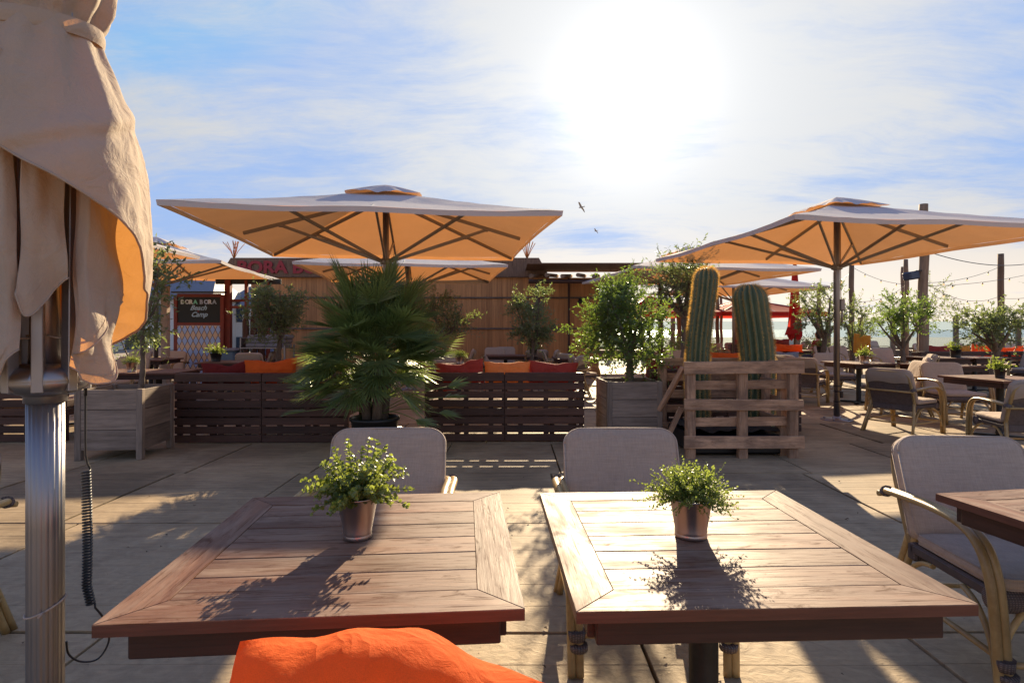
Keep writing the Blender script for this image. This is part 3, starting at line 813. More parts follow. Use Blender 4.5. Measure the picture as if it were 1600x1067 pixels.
    def hood(u, v):
        a = u * 2 - 1; x = .252 * a * (1 + .0 * v); ex = (abs(a) ** 6) * .05
        z = .508 - ex * 1.0 - .155 * v - .010 * sin(a * 5) * v - .012 * (1 - a * a) * v; y = -.037 - .006 * sin(v * 3) + (.016 * (1 - v) ** 4)
        y += abs(a) ** 10 * .035
        return Vector((x, y, z))
    mb.grid(hood, 20, 6, flip=True); xform(mb, Mb); mb.build('cushion_hood', M['cover'], rt)
    mb = pad(.50, .49, .055, .05, .22, 5, 0, 8 if fine else 4)
    if fine: piping(mb, .50, .49, .05, .02)
    xform(mb, Matrix.Translation((0, -.205, .445)) @ Matrix.Rotation(R(-90), 4, 'X') @ Matrix.Scale(-1, 4, (0, 1, 0)))
    mb.f = [f_[::-1] for f_ in mb.f]; mb.build('seat_cushion', M['cushion'], rt)
    return rt
GC = 'rattan armchairs with beige cushions on the deck'
chN = make_chair('armchair with a plain beige back cushion behind the left foreground table'); tag(chN, group=GC)
chN.location = (-.61, 2.58, 0); chN.rotation_euler.z = R(182); chN.scale = (1.12, 1, .945)
dup(chN, (.55, 2.58, 0), R(180.5), 'armchair behind the right foreground table, its bamboo legs showing under the table', GC)
dup(chN, (2.07, 2.36, 0), R(177), 'near right armchair whose bent bamboo arm and whole back face the viewer', GC)
dup(chN, (-2.45, 2.13, 0), R(195), 'armchair cut by the left edge beside the ribbed pole', GC)
dup(chN, (-.20, .42, 0), R(4), 'armchair holding the big orange pillow at the bottom edge', GC)
chF = make_chair('x', False); chF.scale = (1.12, 1, .945)     # lighter mesh of the same chair for those farther off

# ------------------------------------------------------------------ pillows
def pillow_mb(w=.5, h=.36, t=.15, seed=0, dent=.04, slump=.0, ear=.09, arch=0.0):
    mb = MB()
    def P(u, v, sg):
        a, b = u * 2 - 1, v * 2 - 1
        f = max(0, (1 - abs(a) ** 2.4)) ** .5 * max(0, (1 - abs(b) ** 2.4)) ** .5
        x = w / 2 * a * (1 - ear + ear * abs(b) ** 3); z = h / 2 * b * (1 - ear + ear * abs(a) ** 3)
        z -= dent * math.exp(-((a - .1 * sin(seed)) / .38) ** 2) * max(0, b) ** 2
        z += arch * (1 - abs(a) ** 2.2) * max(0, b) ** 1.5; x *= 1 - arch * .6 * max(0, b) * abs(a)
        y = sg * t / 2 * f
        nz = noise.noise(Vector((a * 2.2 + seed, b * 2.2, sg + seed * .3))); n2 = noise.noise(Vector((a * 6 + seed, b * 5, sg * 2 + seed)))
        cr_ = max(0, 1 - abs(noise.noise(Vector((a * 1.6 + b * .9 + seed * 2, b * 1.5 - a * .8, seed)))) * 7) ** 2
        y += (nz * .035 + n2 * .012) * f + sg * .016 * cr_ * f * (.3 + abs(b)); z += .012 * noise.noise(Vector((a * 3, seed, b))) ; x += .01 * noise.noise(Vector((b * 3, seed + 5, a)))
        rad = abs(a * b); y += .010 * sin((abs(a) - abs(b)) * 16 + seed) * rad * f
        z -= slump * (1 - b) * 0
        return Vector((x, y, z + h / 2))
    mb.grid(lambda u, v: P(u, v, -1), 30, 24, flip=False); mb.grid(lambda u, v: P(u, v, 1), 30, 24, flip=True)
    return mb
def pillow(loc, rz, mat, label, w=.5, h=.36, t=.15, seed=0, tilt=-12, roll=0, dent=.04, group='scatter pillows on the slatted sofas'):
    mb = pillow_mb(w, h, t * 1.25, seed, dent * .7, ear=.055); o = mb.build('pillow', M[mat])
    o.location = loc; o.rotation_euler = (R(tilt), R(roll), rz)
    return tag(o, label, 'pillow', group)

# ------------------------------------------------------------------ slatted sofa; back towards -Y
def make_sofa(label):
    rt = empty('slatted_sofa', label=label, cat='sofa'); Wd, H = 2.0, .82
    mb = MB(); mb.box((0, .025, H / 2), (.07, .022, H - .03)); mb.build('added_seam_batten', M['sofa'], rt)  # batten added behind the module seam so no sunlit gap shows through
    for m_i, cx in enumerate((-.5, .5)):
        mb = MB(); n_ = 8; step = H / n_
        for k in range(n_): mb.box((cx, 0, step * (k + .5) + .002), (.994, .022, step - .018), ch=.003)
        for dx_ in (-.30, .02, .33): mb.box((cx + dx_, .024, H / 2), (.06, .024, H - .03), ch=.003)
        mb.box((cx, .06, H - .012 + .008), (.985, .12, .022), ch=.003)
        mb.build('slatted_back', M['sofa'], rt)
    for sg in (-1, 1):
        mb = MB(); n_ = 8; step = H / n_
        for k in range(n_):
            if k > 5: mb.box((sg * .99, .15, step * (k + .5)), (.022, .26, step - .018))
            elif k in (3, 4): mb.box((sg * .99, .42, step * (k + .5)), (.022, .80, step - .018))
        mb.box((sg * .965, .76, .29), (.05, .06, .58)); mb.box((sg * .965, .05, .40), (.05, .05, .78)); mb.box((sg * .965, .45, .595), (.09, .80, .022))
        mb.build('side_panel', M['sofa'], rt)
    mb = MB()
    for k in range(7): mb.box((0, .12 + k * .11, .36), (1.90, .085, .022))
    mb.box((0, .80, .31), (1.92, .022, .09)); mb.box((0, .07, .31), (1.92, .022, .09))
    mb.build('seat', M['sofa'], rt)
    for sg in (-1, 1):
        for y in (.09, .76):
            mb = MB(); mb.box((sg * .60, y, .17), (.06, .06, .34)); mb.build('leg', M['sofa'], rt)
    for cx in (-.48, .48):
        mb = pad(.94, .62, .10, .05, .15, 3); xform(mb, Matrix.Translation((cx, .16, .43)) @ Matrix.Rotation(R(-90), 4, 'X') @ Matrix.Scale(-1, 4, (0, 1, 0)))
        mb.f = [f_[::-1] for f_ in mb.f]; mb.build('seat_cushion', M['cushion'], rt)
    return rt
GS = 'dark slatted sofas with their backs to the camera'
so = make_sofa('dark slatted sofa to the left of the palm with orange and red pillows'); tag(so, group=GS)
so.location = (-2.98, 6.86, 0); so.rotation_euler.z = R(.8)
so.scale = (1.03, 1, 1)
sR = dup(so, (-.09, 6.95, 0), R(.5), 'dark slatted sofa between the palm and the grey planter', GS); sR.scale = (.965, 1, 1)
dup(so, (-6.35, 6.9, 0), 0, 'dark slatted sofa cut by the left edge behind the ribbed pole', GS).scale = (1, 1, 1)
sQ = dup(so, (2.82, 7.55, 0), R(3), 'dark slatted sofa behind the pallet crate and cacti', GS); sQ.scale = (1, 1, 1)
pz = .60
for loc, rz, mt, lab, w, h, sd_, tl, ro, dn in [
    ((-3.52, 7.10, pz), 0, 'p_maroon', 'dark red pillow at the left end of the left sofa', .64, .36, 1, -10, -4, .07),
    ((-2.96, 7.06, pz + .01), 0, 'p_orange', 'bright orange pillow standing on the left sofa', .66, .385, 2, -8, -3, .05),
    ((-2.48, 7.12, pz), 0, 'p_tan', 'brownish orange pillow on the left sofa half hidden by palm leaves', .52, .36, 3, -10, 5, .03),
    ((-.63, 7.14, pz), 0, 'p_red', 'red pillow at the palm end of the middle sofa', .62, .37, 4, -10, -6, .06),
    ((-.06, 7.14, pz), 0, 'p_tan', 'tan pillow in the middle of the middle sofa', .58, .36, 5, -8, 0, .02),
    ((.50, 7.15, pz), 0, 'p_red', 'dull red pillow on the middle sofa nearest the grey planter', .62, .36, 6, -10, 3, .03),
    ((2.06, 7.72, pz), R(3), 'p_red', 'red pillow left of the taller cactus on the sofa behind the crate', .56, .36, 7, -10, 2, .03),
    ((2.95, 7.80, pz + .05), R(3), 'p_orange', 'orange pillow seen between the two cacti', .62, .40, 8, -6, 0, .01)]:
    pillow(loc, rz, mt, lab, w, h, .16, sd_, tl, ro, dn)
# big foreground pillow
mb = pillow_mb(.54, .46, .30, 7.3, -.02, ear=.05, arch=.05)
o = mb.build('pillow', M['p_orange']); o.location = (-.250, .72, .402); o.rotation_euler = (R(-31), R(6), R(-3))
tag(o, 'big bright orange pillow at the bottom edge in front of the left table', 'pillow')
# ------------------------------------------------------------------ vegetation
def leaf(mb, p, dv, nv, L, w, tone, mi=0, fold=.15):
    dv = dv.normalized(); sd_ = dv.cross(nv)
    if sd_.length < 1e-4: sd_ = dv.orthogonal()
    sd_.normalize(); up = sd_.cross(dv)
    b = len(mb.v)
    mb.v += [tuple(p), tuple(p + dv * L * .45 + sd_ * w / 2 + up * w * fold), tuple(p + dv * L + up * -L * .05), tuple(p + dv * L * .45 - sd_ * w / 2 + up * w * fold)]
    mb.face((b, b + 1, b + 2, b + 3), [(0, 0), (1, 0), (1, 1), (0, 1)], False, tone, mi)
def rvec(rr):
    while True:
        v = Vector((rr.uniform(-1, 1), rr.uniform(-1, 1), rr.uniform(-1, 1)))
        if .05 < v.length < 1: return v.normalized()
def olive(base, top, cc_, cr, ntw, lpt, L, seed, label, tr=.05, mat='leaf_olive', nclump=16, twl=.28, lean=(0, 0), forks=None, group='small trees planted about the terrace', name='olive_tree', cat='tree', wd=.32, sparse=.30):
    """base point, trunk top height, crown centre and radii relative to the base"""
    rr = random.Random(seed); rt = empty(name, base, 0, label, cat, group)
    cc_ = Vector(cc_); cr = Vector(cr); tt = Vector((lean[0], lean[1], top))
    mb = MB(); pts = []
    for i in range(9):
        t = i / 8; pts.append(Vector((tt.x * t ** 1.4 + .035 * sin(t * 5 + seed) * top * .5, tt.y * t + .03 * cos(t * 4 + seed) * top * .5, top * t)))
    pts[-1] = pts[-1]; mb.tube(bez(pts, 3), [tr * (1.25 - .5 * i / 24) * (1 + .12 * sin(i * 1.9 + seed)) for i in range(25)], 9)
    tt = pts[-1]
    clumps = []
    for i in range(nclump):
        v = rvec(rr) * (rr.uniform(.35, .92)); clumps.append((cc_ + Vector((v.x * cr.x, v.y * cr.y, v.z * cr.z)), rr.uniform(.22, .42)))
    nl = 6 if nclump > 8 else 4; limbs = []
    for i in range(nl):
        a = 2 * pi * i / nl + rr.uniform(-.4, .4)
        e = cc_ + Vector((cos(a) * cr.x * .5, sin(a) * cr.y * .5, rr.uniform(-.3, .5) * cr.z))
        if forks and i < len(forks): e = Vector(forks[i])
        mid = tt.lerp(e, .5) + Vector((0, 0, -.06 * cr.z)) + rvec(rr) * .05 * cr.x
        pl_ = bez([tt - Vector((0, 0, .05)), mid, e], 5); mb.tube(pl_, [tr * (.62 - .45 * k / 10) for k in range(11)], 6); limbs.append(pl_)
    for (c0, _) in clumps:
        best = min((q for l_ in limbs for q in l_[3:]), key=lambda q: (q - c0).length)
        m_ = best.lerp(c0, .5) + rvec(rr) * .04 * cr.x; mb.tube(bez([best, m_, c0], 3), [tr * .17, tr * .15, tr * .13, tr * .12, tr * .11, tr * .09, tr * .07], 4)
    mb.build('trunk', M['bark'], rt)
    tb = MB(); lb = MB()
    for i in range(int(ntw * (1.1 if seed == 11 else .62))):
        c0, sz = clumps[i % nclump]
        v = rvec(rr); out = (c0 - cc_); out = Vector((out.x / cr.x, out.y / cr.y, out.z / cr.z))
        p0 = c0 + v * rr.uniform(0, 1.15) * sz * min(cr.x, .8)
        dv = (v * .8 + out * .7 + Vector((0, 0, .35)) + rvec(rr) * .5).normalized()
        if rr.random() < sparse * .4: LL = twl * rr.uniform(1.1, 1.7)
        else: LL = twl * rr.uniform(.5, 1.05)
        dr = Vector((0, 0, -.25 * rr.random()))
        p1 = p0 + dv * LL * .5; p2 = p0 + (dv + dr).normalized() * LL
        wr_ = tr * .045; tb.tube([p0, p1, p2], [wr_, wr_ * .8, wr_ * .4], 3, caps=False)
        bt = rr.random()
        for k in range(lpt):
            t = (k + .5) / lpt; p = (p0.lerp(p1, t * 2) if t < .5 else p1.lerp(p2, t * 2 - 1))
            ld_ = (dv * .6 + rvec(rr)).normalized()
            leaf(lb, p, ld_, rvec(rr), L * rr.uniform(.7, 1.2), L * wd * rr.uniform(.8, 1.2), min(1, max(0, bt * .6 + rr.random() * .4)))
    tb.build('twigs', M['twig'], rt); lb.build('crown', M[mat], rt)
    return rt

# ------------------------------------------------------------------ planters
def make_planter(label, w=.66, dp=.66, h=.73):
    rt = empty('wooden_planter', label=label, cat='planter')
    z0 = .10; n_ = 3; st = (h - z0) / n_
    for sg in (-1, 1):
        mb = MB()
        for k in range(n_): mb.box((0, sg * (dp / 2 - .018), z0 + st * (k + .5)), (w - .10, .026, st - .005), ch=.003)
        mb.build('side_board', M['planter'], rt)
        mb = MB()
        for k in range(n_): mb.box((sg * (w / 2 - .018), 0, z0 + st * (k + .5)), (.026, dp - .10, st - .005), ch=.003)
        mb.build('side_board', M['planter'], rt)
        for s2 in (-1, 1):
            mb = MB(); mb.box((sg * (w / 2 - .028), s2 * (dp / 2 - .028), h / 2 + .002), (.062, .062, h + .004), ch=.004); mb.build('corner_post', M['planter'], rt)
    mb = MB(); mb.grid(lambda u, v: Vector(((u - .5) * (w - .07), (v - .5) * (dp - .07), h - .10 + .03 * noise.noise(Vector((u * 6, v * 6, 0))))), 16, 16)
    mb.build('soil', M['soil'], rt); return rt
GP = 'grey wooden planter boxes'
pa = make_planter('grey wooden planter box behind the ribbed pole at left'); tag(pa, group=GP); pa.location = (-4.20, 6.28, 0); pa.rotation_euler.z = R(5)
pb = dup(pa, (1.44, 7.16, 0), R(3), 'grey wooden planter box holding the round leafy tree', GP)
olive((1.46, 7.15, .62), .38, (-.06, 0, .84), (.66, .5, .58), 1000, 11, .056, 11, 'round bushy green tree in the grey planter right of the middle sofa', .052, 'leaf_bright', 30, .20, (.0, .0), wd=.34)
olive((-4.10, 6.35, .62), .8, (.02, 0, 1.10), (.42, .4, .72), 420, 10, .070, 12, 'tall thin tree beside the furled umbrella, growing in the left planter', .026, 'leaf_olive', 20, .24, (.05, 0))
olive((-4.05, 9.9, 0), 1.25, (.02, 0, 1.72), (.56, .5, .55), 850, 10, .068, 13, 'dense round tree left of the fan palm with a pale trunk', .05, 'leaf_olive', 26, .18, (.1, 0))
olive((-1.52, 12.4, 0), 1.15, (.05, 0, 1.62), (.78, .6, .48), 520, 9, .078, 14, 'dark small tree right of the palm before the wooden wall', .05, 'leaf_olive', 22, .22, (.1, 0), sparse=.6)
olive((.40, 12.6, 0), .95, (.0, 0, 1.62), (.58, .5, .72), 620, 9, .078, 15, 'silvery small tree in front of the wooden wall beside the pergola', .045, 'leaf_olive', 24, .2, (.05, 0), sparse=.6)
olive((3.32, 10.9, 0), 1.62, (.0, 0, 2.25), (.72, .6, .74), 700, 10, .075, 16, 'tall tree behind the cacti whose twigs rise above the canopy edge', .085, 'leaf_olive', 26, .26, (-.08, 0), sparse=.8, forks=[(-.45, -.1, 1.95), (.2, 0, 2.2)])
olive((7.60, 14.2, 0), 1.15, (-.05, 0, 1.85), (.62, .5, .62), 380, 9, .085, 17, 'forked tree right of the red furled umbrella with a bare curved limb', .075, 'leaf_olive', 18, .22, (.1, 0), forks=[(.62, 0, 1.75)])
olive((9.0, 15.2, 0), .9, (.0, 0, 1.55), (.62, .5, .58), 340, 9, .085, 18, 'small tree directly right of the umbrella pole with the crank box', .04, 'leaf_olive', 16, .22, (0, 0))
olive((8.55, 12.6, 0), .95, (.0, 0, 1.62), (.72, .6, .42), 430, 9, .080, 19, 'wide bright tree in front of the tall post with the loudspeaker', .06, 'leaf_bright', 18, .2, (.0, 0), forks=[(-.55, 0, 1.5), (.4, 0, 1.5)])
olive((11.3, 16.0, 0), 1.3, (.0, 0, 2.0), (.75, .6, .75), 260, 9, .085, 20, 'thin airy tree behind the tall post with the loudspeaker', .05, 'leaf_olive', 16, .26, (0, 0), sparse=1)
olive((8.78, 10.5, 0), .98, (.0, 0, 1.42), (.62, .55, .44), 560, 10, .075, 21, 'round tree at the right edge behind the nearest right pot plant', .075, 'leaf_olive', 22, .2, (.05, 0), forks=[(-.4, 0, 1.3)])
olive((12.6, 13.5, 0), 1.2, (.0, 0, 1.75), (.5, .5, .6), 160, 8, .055, 22, 'sparse tree cut by the right edge', .04, 'leaf_olive', 10, .24, (0, 0), sparse=1)
for i, (x, y, w_, h_, sd_, lab) in enumerate([(-10.6, 16.2, .9, 1.2, 31, 'dark bush left of the chalkboard sign'), (-6.35, 14.6, .35, .9, 32, 'narrow bush right of the red sign post'),
        (6.5, 19.6, .8, .7, 33, 'low dark bush between the two cacti'), (5.2, 17.6, .7, .65, 34, 'low dark bush just left of the taller cactus'), (10.9, 20.5, .7, .7, 35, 'low bush by the glass windbreak')]):
    olive((x, y, 0), .3, (0, 0, h_ * .75), (w_, w_, h_ * .7), 300, 8, .09, sd_, lab, .04, 'leaf_olive', 14, .3, (0, 0), group='low bushes', name='bush', cat='bush')

# ------------------------------------------------------------------ fan palm
rp = empty('fan_palm', (-1.50, 6.30, 0), 0, 'big fan palm in a black pot between the two front sofas', 'palm')
mb = MB(); mb.lathe([(.19, 0), (.20, .02), (.255, .36), (.27, .365), (.27, .395), (.255, .40), (.245, .37), (.23, .33), (0, .33)], 40); mb.build('pot', M['black'], rp)
mb = MB(); mb.lathe([(.0, .335), (.243, .335)], 24, caps=False); mb.build('soil', M['soil'], rp)
rr = random.Random(42); pet = MB(); frd = MB()
def fan(base, tip, nl, LL, spread, tone):
    dv = (tip - base).normalized(); side = dv.cross(Vector((0, 0, 1)))
    if side.length < .1: side = Vector((1, 0, 0))
    side.normalize(); side = (side + rvec(rr) * .45).normalized(); side = (side - dv * side.dot(dv)).normalized(); up = side.cross(dv)
    for k in range(nl):
        a = R(spread) * (k / (nl - 1) - .5); l_ = LL * (1 - .22 * abs(k / (nl - 1) - .5) * 2) * rr.uniform(.92, 1.06)
        d0 = (dv * cos(a) + side * sin(a) + up * .16 * (1 - cos(a)) + rvec(rr) * .05).normalized()
        cr_ = d0.cross(up).normalized() if d0.cross(up).length > .01 else side; nrm = cr_.cross(d0)
        w_ = .0090; q0 = tip; q1 = tip + d0 * l_ * .55; q2 = tip + d0 * l_ + Vector((0, 0, -.02 * l_)) + rvec(rr) * .016
        b = len(frd.v)
        frd.v += [tuple(q0), tuple(q1 + cr_ * w_ ), tuple(q2), tuple(q1 - cr_ * w_), tuple(q1 + nrm * w_ * .9)]
        tn = min(1, max(0, tone + rr.uniform(-.2, .2)))
        for q in ((0, 1, 4), (1, 2, 4), (2, 3, 4), (3, 0, 4)): frd.face([b + i for i in q], None, False, tn)
for i in range(135):
    az = rr.uniform(0, 2 * pi); u = i / 135
    el = 82 - 76 * (u ** 1.1); el += rr.uniform(-8, 8)
    L0 = rr.uniform(.30, .62) * (.78 if u > .8 else 1) * (1.08 if u < .4 else 1)
    d0 = Vector((cos(az) * cos(R(el)), sin(az) * cos(R(el)), sin(R(el))))
    stem_h = (.74 + .58 * rr.random()) * (1 - .12 * u)
    base = Vector((cos(az) * .10 * rr.random(), sin(az) * .10 * rr.random(), stem_h))
    mid = base + d0 * L0 * .55 + Vector((0, 0, .04)); tip = base + d0 * L0 + Vector((0, 0, -.08 * cos(R(el))))
    pet.tube(bez([base, mid, tip], 3), .0055, 4, tone=rr.random())
    if i % 7 == 0:
        q0 = Vector((0, 0, rr.uniform(.42, .7))); e2 = R(rr.uniform(5, 55)); dq = Vector((cos(az) * cos(e2), sin(az) * cos(e2), sin(e2))); l2 = rr.uniform(.22, .42)
        pet.tube([q0, q0 + dq * l2 * .5, q0 + dq * l2], .005, 4); fan(q0 + dq * l2 * .5, q0 + dq * l2, 22, .26, 150, rr.uniform(.5, 1))
    fan(mid, tip, 30, rr.uniform(.38, .50), rr.uniform(120, 175), rr.uniform(.1, .9))
for (az, el, L0) in ((178, -3, .74), (12, -6, .70), (20, 6, .78), (-15, -12, .5), (165, 14, .8), (195, 20, .75), (3, 16, .82)):
    d0 = Vector((cos(R(az)) * cos(R(el)), sin(R(az)) * cos(R(el)), sin(R(el)))); base = Vector((0, -.05, .42))
    tip = base + d0 * L0 + Vector((0, 0, .08)); mid = base + d0 * L0 * .5 + Vector((0, 0, .10)); pet.tube(bez([base, mid, tip], 4), .005, 4)
    fan(mid, tip, 18, .30, 110, .9)
mb = MB()
for k in range(5): mb.tube([(.08 * cos(k * 1.3), .08 * sin(k * 1.3), .3), (.12 * cos(k * 1.3), .12 * sin(k * 1.3), .62), (.15 * cos(k * 1.3), .15 * sin(k * 1.3), .98)], [.06, .05, .04], 8)
mb.build('stem', M['bark'], rp); pet.build('petioles', M['petiole'], rp); frd.build('fronds', M['leaf_palm'], rp)

# ------------------------------------------------------------------ cacti
m_, n, p, o = newmat('cactus skin'); M['cactus'] = m_
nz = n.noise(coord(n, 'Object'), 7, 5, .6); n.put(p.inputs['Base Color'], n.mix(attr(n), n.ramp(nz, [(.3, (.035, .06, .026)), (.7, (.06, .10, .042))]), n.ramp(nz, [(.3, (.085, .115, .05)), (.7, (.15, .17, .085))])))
p.inputs['Roughness'].default_value = .5; bump(n, p, n.noise(coord(n, 'Object'), 60, 4, .6), .3, .004)
M['spine'] = leafmat('cactus spine', (.55, .36, .12), (.75, .5, .2), (.9, .55, .12), .5)
def cactus(loc, H, r0, lean, nr, label, bulge, seed):
    rt = empty('column_cactus', loc, 0, label, 'cactus', 'ribbed column cacti in the pallet crate'); rr = random.Random(seed)
    ax = lambda t: Vector((lean[0] * t ** 1.2 + .02 * sin(t * 6 + seed), lean[1] * t, H * t))
    def rad(t):
        r = r0 * (1 + bulge * sin(t * 2.6) + .035 * noise.noise(Vector((t * 5, seed, 0)))); tp = (1 - t) * H / (r0 * 1.0)
        if tp < 1: r *= math.sqrt(max(0, 1 - (1 - tp) ** 2)) ** .85
        return r
    N_, NV = nr * 8, 60; mb = MB(); ts = [i / NV * .93 for i in range(NV)] + [.93 + .07 * sin(i / 10 * pi / 2) for i in range(11)]
    for t in ts:
        c0 = ax(t); r = rad(t)
        for k in range(N_):
            a = 2 * pi * k / N_; w = abs(cos(a * nr / 2 + .25 * sin(t * 4 + seed) * sin(a))) ** .7; q = r * (.80 + .22 * w) * (1 + .012 * noise.noise(Vector((a * 3, t * 9, seed))))
            mb.v.append(tuple(c0 + Vector((cos(a) * q, sin(a) * q, 0))))
    for j in range(len(ts) - 1):
        for k in range(N_):
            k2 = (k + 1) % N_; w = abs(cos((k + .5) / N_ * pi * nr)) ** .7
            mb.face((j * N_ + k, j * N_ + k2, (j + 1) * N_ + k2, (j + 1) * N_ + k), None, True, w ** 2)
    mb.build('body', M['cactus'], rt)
    sp = MB()
    for k in range(nr):
        a = 2 * pi * k / nr; t = .02
        while t < .998:
            r = rad(t) * 1.015; p0 = ax(t) + Vector((cos(a) * r, sin(a) * r, 0)); tp = max(0, 1 - (1 - t) * H / r0)
            o_ = Vector((cos(a) * (1 - tp), sin(a) * (1 - tp), tp * 1.2)).normalized()
            for q in range(11):
                dv = (o_ + rvec(rr) * .75).normalized(); L = rr.uniform(.020, .046) * (1 + .35 * tp)
                s_ = dv.orthogonal().normalized() * .0019; b = len(sp.v)
                sp.v += [tuple(p0 + s_), tuple(p0 - s_), tuple(p0 + dv * L)]; sp.face((b, b + 1, b + 2), None, False, rr.random())
            t += .024 / H * (1 - .6 * tp)
    sp.build('spines', M['spine'], rt)
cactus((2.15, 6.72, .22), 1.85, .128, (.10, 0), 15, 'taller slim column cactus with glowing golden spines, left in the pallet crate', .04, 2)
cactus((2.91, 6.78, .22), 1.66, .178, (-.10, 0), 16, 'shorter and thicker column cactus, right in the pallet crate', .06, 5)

# pallet crate
rt = empty('pallet_crate', (2.405, 6.42, 0), R(1.5), 'crate knocked together from rough wooden pallets round two cacti', 'crate')
def pallet(parent, w, h, M4, slats, z0=.0):
    mb = MB()
    for x in (-w / 2 + .06, 0.0, w / 2 - .06): mb.box((x + random.uniform(-.01, .01), 0, h / 2 - .03), (.095, .075, h - .02), ch=.006)
    xform(mb, M4); mb.build('stringer', M['pallet'], parent)
    for z, y, hh, ww in slats:
        mb = MB(); mb.box((random.uniform(-.012, .012), y, z), (ww, .022, hh), Matrix.Rotation(R(random.uniform(-.5, .5)), 3, 'Y'), .004); xform(mb, M4); mb.build('slat', M['pallet'], parent)
fs = [(.955, -.05, .13, 1.27), (.765, .05, .095, 1.12), (.565, -.05, .115, 1.26), (.375, .05, .095, 1.12), (.175, -.05, .13, 1.27)]
bs = [(.955, -.05, .10, 1.2), (.765, .05, .095, 1.12), (.565, -.05, .10, 1.2), (.375, .05, .095, 1.12), (.175, -.05, .10, 1.2)]
pallet(rt, 1.22, 1.0, Matrix.Translation((0, -.36, .0)), fs)
pallet(rt, 1.22, 1.0, Matrix.Translation((0, .68, .0)), bs)
pallet(rt, .90, .95, Matrix.Translation((.50, .16, .0)) @ Matrix.Rotation(R(90), 4, 'Z'), [(z, y, hh, .9) for z, y, hh, ww in bs])
mb = MB(); mb.beam((-.60, -.30, .95), (-.78, -.05, .46), .05, .05); mb.build('prop', M['pallet'], rt)
mb = MB(); mb.beam((-.62, -.30, .52), (-.80, -.28, .12), .05, .05); mb.build('prop', M['pallet'], rt)
mb = MB(); mb.box((0, .16, .12), (1.0, .85, .2), ch=.02); mb.build('liner', M['black'], rt)
mb = MB(); mb.grid(lambda u, v: Vector(((u - .5) * .98, .16 + (v - .5) * .84, .27 + .05 * noise.noise(Vector((u * 7, v * 7, 0))))), 24, 24); mb.build('soil', M['soil'], rt)

